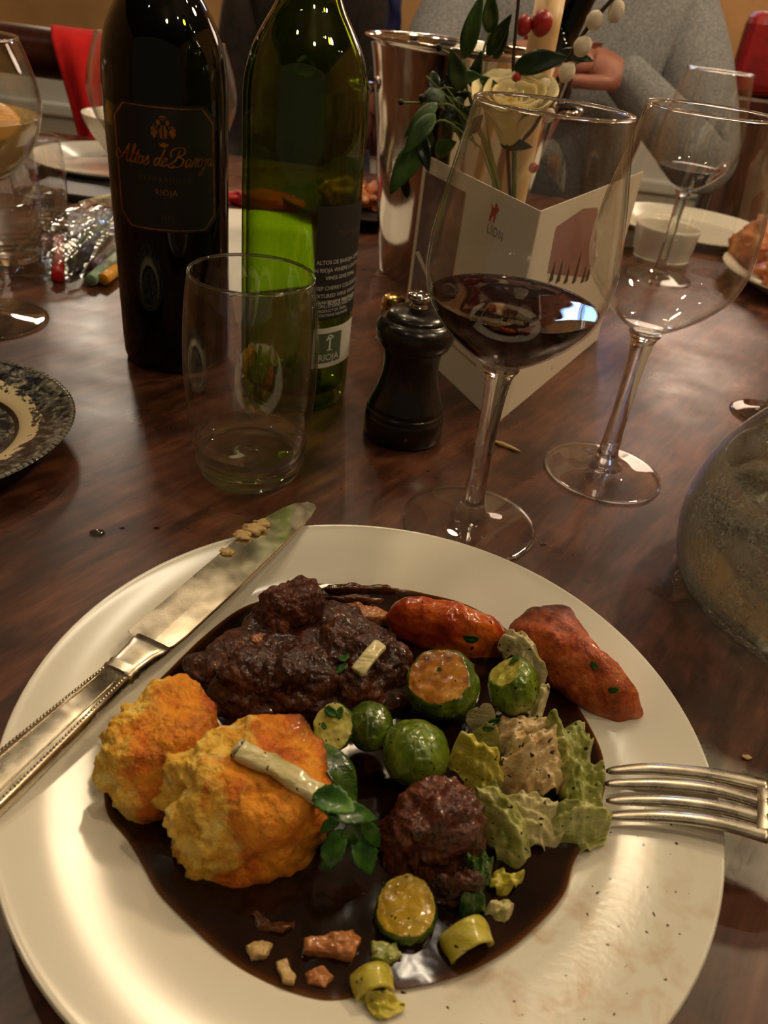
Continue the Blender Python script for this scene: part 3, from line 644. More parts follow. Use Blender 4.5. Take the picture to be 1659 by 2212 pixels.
# script lettering drawn stroke by stroke
SCRIPT = {
 'A': (1.25, [[(-.35, .75), (-.75, 1.25), (-1.15, .85), (-.95, .25), (-.45, .15), (.2, .8), (.85, 2.1)], [(.85, 2.1), (.80, 1.1), (.82, .25), (1.15, .05)], [(-.05, .8), (.5, .95), (1.0, .85)]]),
 'l': (.55, [[(0, .1), (.3, .9), (.5, 1.9), (.3, 2.1), (.2, 1.2), (.2, .3), (.4, .02), (.65, .2)]]),
 't': (.6, [[(0, .1), (.3, .8), (.45, 1.6)], [(.42, 1.5), (.3, .6), (.35, .08), (.65, .15)], [(.05, 1.1), (.7, 1.15)]]),
 'o': (.75, [[(.55, .85), (.2, .95), (.05, .45), (.3, .02), (.6, .35), (.5, .85), (.8, .75)]]),
 's': (.7, [[(.0, .1), (.35, .9), (.45, 1.05), (.5, .6), (.6, .2), (.3, 0), (.1, .15)]]),
 'd': (.9, [[(.6, .8), (.25, .9), (.05, .4), (.25, .02), (.55, .35), (.95, 2.0)], [(.75, 1.2), (.6, .3), (.85, .05), (1.0, .25)]]),
 'e': (.7, [[(.1, .4), (.5, .6), (.45, .95), (.15, .8), (.1, .3), (.35, .0), (.75, .3)]]),
 ' ': (.55, []),
 'B': (1.6, [[(.3, .05), (.0, -.1), (-.35, .1), (-.1, .4), (.35, .8), (.55, 1.9)], [(-.3, 1.1), (-.45, 1.8), (.2, 2.2), (1.0, 2.15), (1.2, 1.6), (.65, 1.15), (1.25, .9), (1.15, .2), (.5, 0), (.15, .2)]]),
 'a': (.85, [[(.6, .8), (.25, .95), (.05, .4), (.25, .02), (.55, .4), (.65, .9)], [(.65, .9), (.58, .3), (.75, .02), (.95, .25)]]),
 'r': (.75, [[(0, .1), (.26, .85), (.22, 1.15), (.42, .98), (.66, 1.0), (.5, .5), (.52, .05), (.8, .2)]]),
 'j': (.6, [[(.2, .6), (.4, .95), (.3, .1), (.1, -.8), (-.25, -.95), (-.1, -.4), (.5, .2)], [(.45, 1.35), (.5, 1.45)]]),
}
def script(txt, size):
    x = 0; S = []
    for ch in txt:
        adv, st = SCRIPT[ch]
        for s in st: S.append([((px + x), py) for px, py in s])
        x += adv
    S = [[((a - x / 2) * size, b * size) for a, b in s] for s in S]
    return strokes_mesh(S, size * .2, shear=.32)
bl_prof = [(0, .020), (.020, .010), (.030, .0008), (.0350, .0002), (.0380, .0025), (.0392, .0090), (.0395, .03), (.0395, .10), (.0397, .1700), (.0394, .1880), (.0380, .2040), (.0345, .2170), (.0285, .2290), (.0215, .2395), (.0170, .2480), (.0152, .2580), (.0148, .2750), (.0148, .2920), (.0160, .2940), (.0160, .3020), (.0142, .3030)]
bbt = thing('black_wine_bottle', 'full black wine bottle with a gold-framed dark front label', 'bottle', at(385, 765))
obj('glass', bottle(bl_prof), M_black_bottle, bbt)
obj('capsule', lathe([(.0151, .2585), (.0153, .2585), (.0153, .292), (.0165, .2935), (.0165, .303), (.0145, .3036), (0, .3036), (0, .3032)], 48), M_label, bbt)
RB = .0396; bang = math.atan2(-bbt.location.y, -bbt.location.x) - math.radians(4)
hw_ = .0355 / RB
fl_ = obj('front_label', arc_panel(RB + .0002, bang - hw_, bang + hw_, .1035, .1795, 40, .00025, .008), M_label, bbt)
def frame_strokes(w, h, c):
    P = [(-w + c, -h), (0, -h), (w - c, -h), (w, -h + c), (w, 0), (w, h - c), (w - c, h), (0, h), (-w + c, h), (-w, h - c), (-w, 0), (-w, -h + c), (-w + c, -h)]
    S = []
    for a, b in zip(P[:-1], P[1:]): S.append([tuple(np.array(a) + (np.array(b) - np.array(a)) * t) for t in np.linspace(0, 1, 9)])
    return S
obj('gold_frame', wrap(strokes_mesh(frame_strokes(.0338, .0365, .0085), .0013, n=1), RB + .0006, bang, .1415), M_gold, fl_)
obj('script_lettering', wrap(script('Altos de Baroja', .0052), RB + .0007, bang + .02, .1445), M_gold, fl_)
wrapped_text('TEMPRANILLO', .0040, bang, .1352, RB + .0006, M_faint, fl_, spacing=1.4)
wrapped_text('RIOJA', .0050, bang, .1270, RB + .0006, M_gold, fl_, spacing=1.15)
wrapped_text('2021', .0036, bang, .1120, RB + .0006, M_faint, fl_, spacing=1.3)
def crest():
    ms = []
    for cx_, cy_, sx_, sy_ in [(0, .0005, .0045, .0075), (-.0052, .001, .0042, .0065), (.0052, .001, .0042, .0065), (0, -.0062, .0050, .0030), (0, .0088, .0040, .0024), (-.0028, .0062, .0022, .0028), (.0028, .0062, .0022, .0028)]:
        P = []
        for i in range(28):
            a = 2 * math.pi * i / 28; k = 1 + .16 * math.sin(7 * a + cx_ * 900); P.append((cx_ + sx_ * .55 * k * math.cos(a), cy_ + sy_ * .55 * k * math.sin(a)))
        V = [(cx_, cy_, 0)] + [(x, y, 0) for x, y in P]; F = [(0, 1 + i, 1 + (i + 1) % 28) for i in range(28)]
        ms.append(mesh(V, F, 'crest', False))
    return join_meshes(ms, 'crest')
obj('gold_crest', wrap(crest(), RB + .0006, bang, .1635), M_gold, fl_)
cs = [[(-.0055, .004), (-.003, .001), (-.005, -.003)], [(.0055, .004), (.003, .001), (.005, -.003)], [(0, .004), (0, -.005)], [(-.002, -.006), (0, -.0045), (.002, -.006)], [(-.002, .0085), (.002, .0085)]]
obj('crest_lines', wrap(strokes_mesh(cs, .0009), RB + .0008, bang, .1635), M_label, fl_)

# ------------------------------------------------------------------ pepper mill(s)
ME_mb = lathe([(0, .0006), (.0262, .0002), (.0270, .0016), (.0270, .0150), (.0266, .0168), (.0258, .0174), (.0264, .0184), (.0266, .0196), (.0258, .0208), (.0248, .0212), (.0254, .0224), (.0250, .0246), (.0232, .0285), (.0203, .0370), (.0184, .0460), (.0182, .0545), (.0190, .0605), (.0206, .0640), (.0210, .0655), (0, .0656)], 72)
ME_mh = lathe([(0, .0660), (.0212, .0660), (.0236, .0676), (.0252, .0710), (.0257, .0750), (.0250, .0785), (.0226, .0815), (.0200, .0830), (.0198, .0838), (.0192, .0852), (.0160, .0875), (.0100, .0893), (.0055, .0899), (0, .0900)], 72, 3)
ME_mk = lathe([(0, .0899), (.0058, .0899), (.0050, .0915), (.0048, .0928), (.0062, .0942), (.0083, .0958), (.0085, .0972), (.0072, .0988), (.0040, .0998), (.0012, .0998), (.0008, .0990), (0, .0990)], 48, 3)
def mill(label, loc):
    t = thing('pepper_mill', label, 'pepper mill', loc)
    obj('body', ME_mb, M_mill, t); obj('head', ME_mh, M_mill, t); k = obj('knob', ME_mk, M_steel, t); k['label'] = 'small shiny metal knob'
    return t
pm1 = mill('black turned wooden pepper mill with a shiny knob beside the menu card', at(868, 935))
mill_a = math.atan2(-pm1.location.y, -pm1.location.x)
obj('letter_mark', wrap(text_mesh('P', .0042), .02712, mill_a + .12, .0075), M_greyprint, pm1)

# ------------------------------------------------------------------ folded menu card
mF, mL, mR, mH = np.array([.0722, .5045]), np.array([-.004, .655]), np.array([.179, .708]), .149
mc = thing('menu_card', 'folded cream menu card standing open behind the near wine glass', 'menu', (mF[0], mF[1], 0))
def panel(a, b, name='panel'):
    d_ = (b - a); wd = np.linalg.norm(d_); e = obj(name, box(wd, .0007, mH, .0001, c=(wd / 2, 0, mH / 2 + .0003)), M_paper, mc)
    e.location = (a[0] - mF[0], a[1] - mF[1], 0); e.rotation_euler = (0, 0, math.atan2(d_[1], d_[0])); return e, wd
pR, wR = panel(mF, mR); pL, wL = panel(mL, mF)
def onp(px, py, a, b):
    """where the sight line meets the panel a-b: distance along it and height"""
    dd = ray(px, py); d2 = (b - a) / np.linalg.norm(b - a); n2 = np.array([-d2[1], d2[0]])
    t = (a @ n2) / (dd[:2] @ n2); P = np.array([0, 0, CAMH]) + dd * t; return (P[:2] - a) @ d2, P[2]
def printed(poly, parent, m, off=-.00055, name='print'):
    me = mesh([(u, off, z) for u, z in poly], [tuple(range(len(poly)))], name, False); return obj(name, me, m, parent)
# dark photograph along the left panel's outer part, seen with its pale diagonal
uL = lambda x, y: onp(x, y, mL, mF)
uR = lambda x, y: onp(x, y, mF, mR)
q0 = .012; q1 = uL(985, 560)[0]
printed([(.006, .022), (q1, .022), (q1, .138), (.006, .138)], pL, M_photo, name='photo_print')
printed([(.006, .075), (.012, .078), (q1, .048), (q1, .043)], pL, M_paper, -.0006, name='photo_diagonal')
lu, lz = uL(1068, 462)
lion = [(0, 0), (.0016, .0004), (.002, .003), (.004, .0034), (.0044, .0006), (.006, .0006), (.0058, .004), (.0066, .0066), (.0085, .0075), (.008, .0088), (.0066, .0086), (.0062, .0098), (.0048, .0108), (.0034, .0098), (.0036, .0082), (.0022, .0074), (.0008, .009), (-.0008, .0092), (.0002, .0078), (.0006, .0056), (-.0004, .003)]
printed([(lu - .0045 + a * 1.25, lz - .006 + b * 1.25) for a, b in lion], pL, M_red, name='lion_emblem')
tu, tz = uL(1070, 505)
def flat_text(body, size, u, z, parent, m, align='CENTER', name='lettering'):
    me = text_mesh(body, size, 0, align, 1.15); xform(me, Matrix.Translation((u, -.0006, z)) @ Matrix.Rotation(math.radians(90), 4, 'X')); return obj(name, me, m, parent)
flat_text('LION', .0088, tu, tz - .002, pL, M_greyprint)
for k in range(4):
    zz = .052 - k * .0075; 
    printed([(.070, zz), (.140 - .01 * (k % 2), zz), (.140 - .01 * (k % 2), zz - .0012), (.070, zz - .0012)], pL, M_tanprint, name='text_line')
hx = [uR(x, y) for x, y in [(1181, 590), (1200, 490), (1258, 450), (1290, 448), (1285, 560), (1270, 600)]]
printed([(a, b) for a, b in hx], pR, M_mauve, name='mauve_picture')
for i, (x, y, hpx) in enumerate([(1190, 596, 26), (1205, 598, 34), (1222, 600, 24), (1240, 600, 56), (1258, 600, 30), (1268, 596, 40)]):
    u, z = uR(x, y); printed([(u - .004, z - .004), (u + .005, z - .004), (u + .002, z + hpx * .00028), (u, z + hpx * .00042)], pR, M_blackprint, -.0006, name='plant_silhouette')
u, z = uR(1190, 800); flat_text('R.', .006, u, z, pR, M_greyprint)

# ------------------------------------------------------------------ carafe of water
cf = thing('water_carafe', 'bulbous clear glass water carafe misted with condensation at the right edge', 'carafe', (.2415, .337, 0))
cf_out = [(0, .0030), (.050, .0020), (.066, .0006), (.0745, .0040), (.0805, .0160), (.0835, .0340), (.0828, .0500), (.0770, .0720), (.0650, .0930), (.0500, .1120), (.0385, .1320), (.0320, .1550), (.0300, .1850), (.0330, .2150), (.0400, .2350)]
g = Mat('misted_glass'); f_, fc_ = g.schlick(.06); nz_ = g.noise(g.coord(), 560, 3); zz_ = g.n('ShaderNodeSeparateXYZ', {'Vector': g.coord()}).outputs[2]
nb_ = g.bump(nz_, .5, .0006); tr_ = g.n('ShaderNodeBsdfTransparent', {'Color': g.mix(g.math('POWER', fc_, 3.0), (.95, .965, .94), (.5, .55, .5))})
gs_ = g.n('ShaderNodeBsdfGlossy', {'Roughness': .04, 'Normal': nb_}); df_ = g.n('ShaderNodeBsdfDiffuse', {'Color': srgb(216, 222, 214)})
run_ = g.ramp(g.noise(g.coord((60, 60, 3)), 1.0, 2), [(.42, (0, 0, 0)), (.5, (1, 1, 1))]); low_ = g.ramp(g.math('MULTIPLY', zz_, 10.0), [(.70, (1, 1, 1)), (.80, (0, 0, 0))])
dr_ = g.math('MULTIPLY', g.math('MULTIPLY', g.ramp(nz_, [(.46, (.02,) * 3), (.60, (.34,) * 3)]), run_), low_)
M_carafe = g.done(g.n('ShaderNodeMixShader', {0: f_, 1: g.n('ShaderNodeMixShader', {0: dr_, 1: tr_, 2: df_}), 2: gs_}))
obj('glass', lathe(shell(cf_out, .0022, .0075), 128), M_carafe, cf)
obj('water', lathe(liquid(cf_out, .0022, .0735, .0075), 128), M_water, cf)

# ------------------------------------------------------------------ blue transfer-ware side plate
def transfer_mat():
    g = Mat('blue_transfer_china'); v = g.coord(); s_ = g.n('ShaderNodeSeparateXYZ', {'Vector': v}); X, Y = s_.outputs[0], s_.outputs[1]
    r = g.math('SQRT', g.math('ADD', g.math('MULTIPLY', X, X), g.math('MULTIPLY', Y, Y)))
    cream, ink, mid = srgb(224, 206, 168), srgb(26, 28, 34), srgb(104, 104, 104)
    fine = g.n('ShaderNodeTexVoronoi', {'Vector': v, 'Scale': 330}).outputs[0]; pat = g.noise(v, 190, 5, .65, .8); big = g.noise(v, 75, 3, .5, 1.2)
    band = g.ramp(g.math('ADD', g.math('MULTIPLY', pat, .6), g.math('MULTIPLY', big, .4)), [(.42, ink), (.49, srgb(62, 64, 70)), (.56, srgb(120, 118, 112)), (.63, srgb(190, 176, 146))])
    leaf = g.ramp(g.noise(v, 120, 4, .6, 1.5), [(.50, (0, 0, 0)), (.53, (1, 1, 1))])
    edge = g.math('ADD', r, g.math('MULTIPLY', g.math('SUBTRACT', g.noise(v, 85, 4), .5), .012))
    isband = g.math('GREATER_THAN', edge, .0705)
    iscen = g.math('LESS_THAN', r, .0570)
    spr = g.math('MULTIPLY', leaf, g.math('GREATER_THAN', edge, .0655))
    col = g.mix(spr, cream, srgb(60, 60, 64)); col = g.mix(isband, col, band); col = g.mix(iscen, col, band)
    l1 = g.math('LESS_THAN', g.math('ABSOLUTE', g.math('SUBTRACT', r, .0565)), .0014); col = g.mix(l1, col, ink)
    l2 = g.math('LESS_THAN', g.math('ABSOLUTE', g.math('SUBTRACT', r, .0455)), .0006); col = g.mix(l2, col, srgb(190, 176, 146))
    l3 = g.math('GREATER_THAN', r, .0878); col = g.mix(l3, col, srgb(120, 116, 104))
    return g.done(g.pbr(col, .14, 0))
wp = thing('transfer_ware_plate', 'dark blue patterned transfer-ware side plate at the left edge', 'plate', (-.281, .379, 0))
obj('plate_body', lathe([(0, .0055), (.045, .0055), (.055, .0065), (.0600, .0100), (.0680, .0130), (.0860, .0178), (.0895, .0186), (.0902, .0180), (.0890, .0168), (.070, .0105), (.058, .0045), (.050, .0006), (.046, 0), (.043, .0015), (0, .003)], 120, 5), transfer_mat(), wp)
bm = bmesh.new()
for k in range(150):
    a = 2 * math.pi * k / 150; g_ = bmesh.ops.create_icosphere(bm, subdivisions=1, radius=.0016)
    for v in g_['verts']: v.co = Vector((v.co.x * 1.3, v.co.y * .8, v.co.z * .8)); v.co.rotate(Matrix.Rotation(a, 3, 'Z')); v.co += Vector((.0895 * math.cos(a), .0895 * math.sin(a), .0180))
for f in bm.faces: f.smooth = True
me = bpy.data.meshes.new('rim_beading'); bm.to_mesh(me); bm.free()
M_rim = pm('grey_blue_rim_glaze', [(0.4, srgb(56, 58, 60)), (0.6, srgb(130, 126, 112))], scale=300, rough=.2)
o = obj('rim_beading', me, M_rim, wp); o['kind'] = 'stuff'
# ------------------------------------------------------------------ the food on the plate
ZG = .0098
def set_attr(me, name, vals):
    a = me.attributes.new(name, 'FLOAT', 'POINT'); a.data.foreach_set('value', np.asarray(vals, np.float32))
def ring_of(outline, z0, h, N, lift, smooth=True):
    P = np.array(outline, float); P = resample(catmull(P, 6, True) if smooth else P, N); ymin, ymax = P[:, 1].min(), P[:, 1].max()
    return np.array([at(x, y, z0 + lift * h * (ymax - y) / (ymax - ymin)) for x, y in P])
def lump(outline, z0, h, N=110, L=24, amp=.001, freq=130, octv=4, seed=1, p=.85, lift=.7, ridged=0.0, rfreq=60, floor=None, fine=0.0, ffreq=500, aniso=0, smooth=True):
    """solid lump of food whose waist follows the outline; domed above, closed below"""
    Q = ring_of(outline, z0, h, N, lift, smooth); Cn = Q.mean(0); ht = z0 + h - Cn[2]; rows = []
    zb = z0 - .001 if floor is None else floor
    for k in range(4):
        t = k / 4; R = Cn + (Q - Cn) * (.80 + .20 * math.sin(t * math.pi / 2)); R[:, 2] = zb + (Q[:, 2] - zb) * t; rows.append(R)
    for k in range(L + 1):
        a = k / (L + .6) * math.pi / 2; c, s = math.cos(a) ** p, math.sin(a) ** p
        R = Cn + (Q - Cn) * c; R[:, 2] = Q[:, 2] + (z0 + h - Q[:, 2]) * s; rows.append(R)
    V = np.vstack(rows); D = V - (Cn - [0, 0, .004]); D /= np.linalg.norm(D, axis=1)[:, None] + 1e-9
    nz = fnoise(V, freq, octv, seed) * amp
    if aniso:
        A_ = Matrix.Rotation(seed * 1.1, 3, 'Z') @ Matrix.Rotation(.5, 3, 'X'); VA = np.array([tuple(A_ @ Vector(q)) for q in V]) * [45, 320, 130]
        nz += fnoise(VA, 1.0, 3, seed + 4) * .0013
        vd = [mn.voronoi(Vector(q) * 52 + Vector((seed * 3.1, 0, 0)))[0] for q in V]; nz += np.array([min(1.0, (d2[1] - d2[0]) * 2.2) for d2 in vd]) * .0024 - .0014
    if ridged: nz += (1 - np.abs(fnoise(V, rfreq, 2, seed + 5)) * 3) * ridged
    if fine: nz += fnoise(V, ffreq, 2, seed + 9) * fine
    V = V + D * nz[:, None]; V[:, 2] = np.maximum(V[:, 2], zb)
    rows = [V[i * N:(i + 1) * N] for i in range(len(rows))]
    me = grid_mesh(rows, cap0=True, cap1=True); me['N'] = N
    return me, Q, Cn
def sheet(outline, z0, h, N=120, L=22, waves=7, wamp=.003, seed=3, thick=.0009, lift=.6, dome=.6, crease=.0015, curl=0.0):
    """crinkled leaf: a thin domed sheet with a ruffled edge"""
    Q = ring_of(outline, z0, h, N, lift); Cn = Q.mean(0); rows = []; Q = Cn + (Q - Cn) * (1 + .16 * fnoise(Q * [1, 1, 0], 190, 3, seed + 6))[:, None] * [1, 1, 1]
    th = np.linspace(0, 2 * math.pi, N, endpoint=False); ev, evec = np.linalg.eigh(np.cov((Q[:, :2] - Cn[:2]).T)); ax_min = evec[:, 0]
    for k in range(L + 1):
        r = 1 - k / (L + .7); R = Cn + (Q - Cn) * r
        vq = (R[:, :2] - Cn[:2]) @ ax_min; R[:, 2] += (z0 + h - Cn[2]) * dome * (1 - r * r) + wamp * 1.1 * (r ** 4) * (np.sin(waves * th + seed) + .5 * np.sin(waves * 2.3 * th + 2 * seed)) + .00055 * np.sin(vq * 2 * math.pi / .0031 + seed) + wamp * .8 * np.sin(vq * 2 * math.pi / .0135 + seed * 2)
        rows.append(R)
    V = np.vstack(rows); V[:, 2] += fnoise(V * [1, 1, 0], 170, 3, seed) * crease; V[:, 2] += (.5 - np.abs(fnoise(V * [1, 1, 0], 90, 2, seed + 2))) * crease * 1.2
    rr = np.hypot(V[:, 0] - PC[0], V[:, 1] - PC[1]); V[:, 2] = np.maximum(V[:, 2], np.array([plate_z(q) for q in rr]) + .0018)
    top = [V[i * N:(i + 1) * N] for i in range(L + 1)]; bot = [t - [0, 0, thick] for t in top][::-1]
    return grid_mesh(bot + top, cap0=True, cap1=True)

# gravy pool
go = [(225, 1690), (232, 1760), (275, 1812), (310, 1870), (345, 1930), (420, 2005), (500, 2075), (560, 2112), (640, 2146), (720, 2160), (830, 2137), (900, 2130), (1010, 2100), (1100, 2050), (1170, 1990), (1220, 1930), (1242, 1860), (1285, 1775), (1308, 1690), (1296, 1610), (1240, 1510), (1165, 1420), (1085, 1352), (1010, 1308), (930, 1284), (850, 1268), (760, 1261), (660, 1262), (600, 1284), (520, 1312), (440, 1372), (370, 1440), (310, 1500), (268, 1560), (236, 1630)]
P = resample(catmull(np.array(go, float), 6, True), 220); Q = np.array([at(x, y, ZG + .0005) for x, y in P])[:, :2]; Cg = Q.mean(0); V, D, rows = [], [], []
for k in range(41):
    r = 1.0 - k / 40.3; R = Cg + (Q - Cg) * r; rad = np.hypot(R[:, 0] - PC[0], R[:, 1] - PC[1]); pz = np.array([plate_z(q) for q in rad])
    z = np.maximum(ZG, pz + .0003 + .0005 * (1 - r) * 10 * (r > .9)); D.append(np.full(len(R), np.clip((1 - r) * 34, 0, 1) ** .8)); rows.append(np.c_[R, z + fnoise(np.c_[R, z * 0], 70, 2, 3) * .0002])
me = grid_mesh(rows, cap0=False, cap1=True); dv = np.r_[np.concatenate(D), [1.0]]; set_attr(me, 'depth', dv[:len(me.vertices)])
o = obj('gravy', me, M_gravy); o.location = (0, 0, 0); tag(o, 'pool of dark brown glossy gravy in the well of the dinner plate', 'gravy')

# two golden dumplings
def dumpling(outline, z0, h, m, label, seed, soakdir, crumbdir, cw):
    me, Q, Cn = lump(outline, z0, h, 220, 50, .0030, 52, 6, seed, .70, .80, .0004, 55, fine=.0006, ffreq=360)
    co = np.empty(len(me.vertices) * 3); me.vertices.foreach_get('co', co); co = co.reshape(-1, 3)
    rel = (co - Cn) / np.abs(Q - Cn).max(0).max()
    d_ = np.array(crumbdir, float); d_ /= np.linalg.norm(d_); s_ = np.array(soakdir, float); s_ /= np.linalg.norm(s_)
    crumb = np.clip(.5 + cw * (rel @ d_) - .55 * np.clip((co[:, 2] - z0) / h - .55, 0, 1), 0, 1)
    soak = np.clip(.10 + .75 * (rel @ s_) + .35 * np.clip(.35 - (co[:, 2] - z0) / h, 0, 1), 0, 1)
    # torn side: coarse flakes stand out where the crumb shows
    nz = np.clip(crumb - .45, 0, 1) * 2 * fnoise(co, 150, 4, seed + 3) * .0055
    D_ = co - Cn; D_ /= np.linalg.norm(D_, axis=1)[:, None] + 1e-9; co = co + D_ * nz[:, None]; me.vertices.foreach_set('co', co.ravel())
    set_attr(me, 'crumb', crumb); set_attr(me, 'soak', soak)
    return single('dumpling', me, m, label, 'dumpling', 'golden dumplings')
dumpling([(345, 1478), (395, 1462), (436, 1490), (464, 1540), (476, 1600), (470, 1660), (445, 1715), (400, 1755), (335, 1783), (270, 1782), (240, 1745), (230, 1690), (240, 1612), (268, 1562), (305, 1520)], .0075, .031, M_crust1, 'smaller golden baked dumpling, left one of two, at the gravy edge', 11, (1, .2, .1), (-1, .15, -.1), .75)
dumpling([(505, 1575), (545, 1560), (600, 1562), (655, 1560), (688, 1605), (703, 1670), (712, 1725), (702, 1800), (660, 1868), (580, 1908), (500, 1922), (425, 1888), (388, 1848), (382, 1780), (352, 1735), (348, 1695), (392, 1655), (440, 1620), (470, 1598)], .0075, .035, M_crust2, 'larger golden baked dumpling with a leek strip lying over it', 23, (.75, .6, -.25), (-1, .1, .1), .62)

# braised beef
for i, (ol, h, m, lab) in enumerate([
    ([(440, 1440), (500, 1360), (560, 1320), (640, 1300), (720, 1300), (800, 1330), (870, 1390), (890, 1470), (860, 1530), (780, 1560), (640, 1580), (540, 1570), (470, 1545), (430, 1500)], .011, M_beef, 'broad low layer of dark beef under the other beef chunks'),
    ([(455, 1488), (500, 1440), (560, 1412), (610, 1392), (665, 1398), (720, 1425), (742, 1470), (732, 1530), (690, 1558), (620, 1565), (540, 1556), (480, 1530)], .024, M_beef, 'big dark braised beef chunk directly above the larger dumpling'),
    ([(602, 1278), (640, 1258), (678, 1275), (690, 1320), (682, 1372), (640, 1402), (592, 1392), (560, 1358), (545, 1325), (568, 1298)], .026, M_beef_red, 'reddish shredded beef piece at the top edge of the gravy'),
    ([(690, 1375), (740, 1348), (800, 1362), (858, 1402), (882, 1450), (860, 1508), (800, 1545), (740, 1548), (702, 1505), (675, 1435)], .022, M_beef, 'dark braised beef chunk under the short white leek strip'),
    ([(412, 1450), (465, 1405), (530, 1378), (562, 1412), (530, 1462), (455, 1505)], .012, M_beef, 'low dark beef piece at the upper left of the gravy'),
    ([(818, 1765), (870, 1712), (930, 1694), (995, 1716), (1036, 1775), (1044, 1845), (1000, 1892), (930, 1915), (862, 1898), (828, 1845)], .030, M_beef_red, 'reddish brown braised beef chunk in the lower middle of the plate'),
    ([(935, 1895), (1005, 1880), (1035, 1925), (1012, 1972), (950, 1968), (920, 1930)], .018, M_beef, 'small dark beef scrap between the beef chunk and the golden sprout half')]):
    me, _, _ = lump(ol, .0072, h, 190, 44, .0046, 46, 6, 40 + i, .66, .72, .0009, 48, fine=.0007, ffreq=420, aniso=1)
    single('braised_beef', me, m, lab, 'beef', 'braised beef pieces')
# soft vegetables in the gravy
for i, (ol, h, lab, m) in enumerate([
    ([(728, 1318), (770, 1310), (830, 1330), (852, 1362), (800, 1358), (750, 1342)], .010, 'orange carrot slice in the gravy beside the glazed carrot', M_dice),
    ([(700, 1276), (760, 1266), (840, 1274), (860, 1288), (780, 1286), (710, 1290)], .0075, 'thin brown onion strip along the top gravy edge', M_stew),
    ([(690, 1296), (760, 1294), (830, 1302), (820, 1314), (740, 1310)], .008, 'second brown onion strip below the topmost one', M_stew),
    ([(450, 1512), (500, 1470), (548, 1448), (560, 1470), (520, 1510), (470, 1530)], .016, 'brown glossy vegetable piece beside the big beef chunk', M_stew),
    ([(540, 1398), (566, 1388), (570, 1410), (555, 1432), (540, 1424)], .016, 'small pink diced carrot cube above the big beef chunk', M_dice),
    ([(655, 2042), (700, 2030), (768, 2010), (775, 2040), (755, 2085), (700, 2076), (660, 2070)], .0095, 'largest tan carrot dice at the bottom of the gravy', M_dice),
    ([(657, 2106), (700, 2096), (722, 2115), (702, 2146), (662, 2136)], .006, 'tan carrot dice just below the largest dice', M_dice),
    ([(532, 2052), (565, 2030), (588, 2042), (575, 2080), (542, 2085)], .007, 'pale onion cube leftmost along the bottom gravy edge', M_onion),
    ([(598, 2086), (620, 2080), (640, 2120), (634, 2140), (610, 2134)], .006, 'pale onion sliver between the onion cube and the dice', M_onion),
    ([(540, 1978), (554, 1970), (568, 1998), (600, 2012), (640, 2000), (605, 2026), (560, 2018)], .0055, 'curved translucent onion piece below the larger dumpling', M_stew),
    ([(802, 2046), (858, 2040), (870, 2078), (832, 2100), (802, 2086)], .008, 'grey green leek bit below the golden sprout half', M_leek_green)]):
    me, _, _ = lump(ol, .0072, h * .72, 90, 18, .0018, 170, 4, 60 + i, .36, .5, floor=.0066, fine=.0004, smooth=False)
    single('stewed_vegetable', me, m, lab, 'vegetable', 'soft vegetable bits in the gravy')

# carrots
me, _, _ = lump([(835, 1325), (858, 1304), (920, 1313), (1000, 1330), (1060, 1352), (1087, 1378), (1084, 1418), (1050, 1428), (980, 1422), (920, 1398), (872, 1370), (845, 1348)], .008, .022, 150, 30, .0012, 110, 4, 71, .9, .62, .0006, 60, fine=.0003)
single('glazed_carrot', me, M_carrot, 'glossy orange-red glazed carrot at the top of the plate', 'carrot', 'carrots on the plate')
me, _, _ = lump([(1098, 1368), (1120, 1334), (1168, 1314), (1212, 1316), (1233, 1350), (1258, 1400), (1298, 1460), (1338, 1518), (1381, 1554), (1370, 1567), (1326, 1563), (1262, 1528), (1202, 1480), (1152, 1430), (1116, 1400)], .0105, .024, 170, 30, .0012, 110, 4, 72, .95, .55, .0005, 60, fine=.0003)
single('roasted_carrot', me, M_carrot2, 'tapered roasted carrot with a browned thick end on the right of the plate', 'carrot', 'carrots on the plate')

# sprouts
def sprout_mesh(R, cut, cutn, seed, sq=(1, 1, 1)):
    bm = bmesh.new(); bmesh.ops.create_icosphere(bm, subdivisions=5, radius=1.0); r_ = np.random.default_rng(seed)
    co = np.array([v.co[:] for v in bm.verts]); rad = np.ones(len(co)); axis = np.array([0.3, .2, -.9]); axis /= np.linalg.norm(axis)
    for k in range(7):
        c = r_.normal(size=3); c /= np.linalg.norm(c); ca = math.cos(r_.uniform(.7, 1.25)); wob = fnoise(co, 2.2, 2, seed + k) * .22
        rad += .030 * np.clip((co @ c - ca + wob) / .05, 0, 1)
    rad += .05 * fnoise(co, 1.6, 3, seed + 20) + .012 * fnoise(co, 7, 2, seed + 21)
    co = co * rad[:, None] * np.array(sq) * R
    flag = np.zeros(len(co), bool)
    if cut is not None:
        n = np.array(cutn, float); n /= np.linalg.norm(n); d = co @ n; lim = cut * R; flag = d > lim - 1e-5
        co = np.where((d > lim)[:, None], co - n * (d - lim)[:, None] + n * (np.clip(d - lim, 0, 1) * .10)[:, None], co)
        co[flag] += n * (fnoise(co[flag], 260, 3, seed) * .0006)[:, None] if flag.any() else 0
    for v, p in zip(bm.verts, co): v.co = p
    bm.verts.index_update()
    for f in bm.faces: f.smooth = True; f.material_index = 1 if all(flag[v.index] for v in f.verts) else 0
    me = bpy.data.meshes.new('sprout'); bm.to_mesh(me); bm.free(); return me
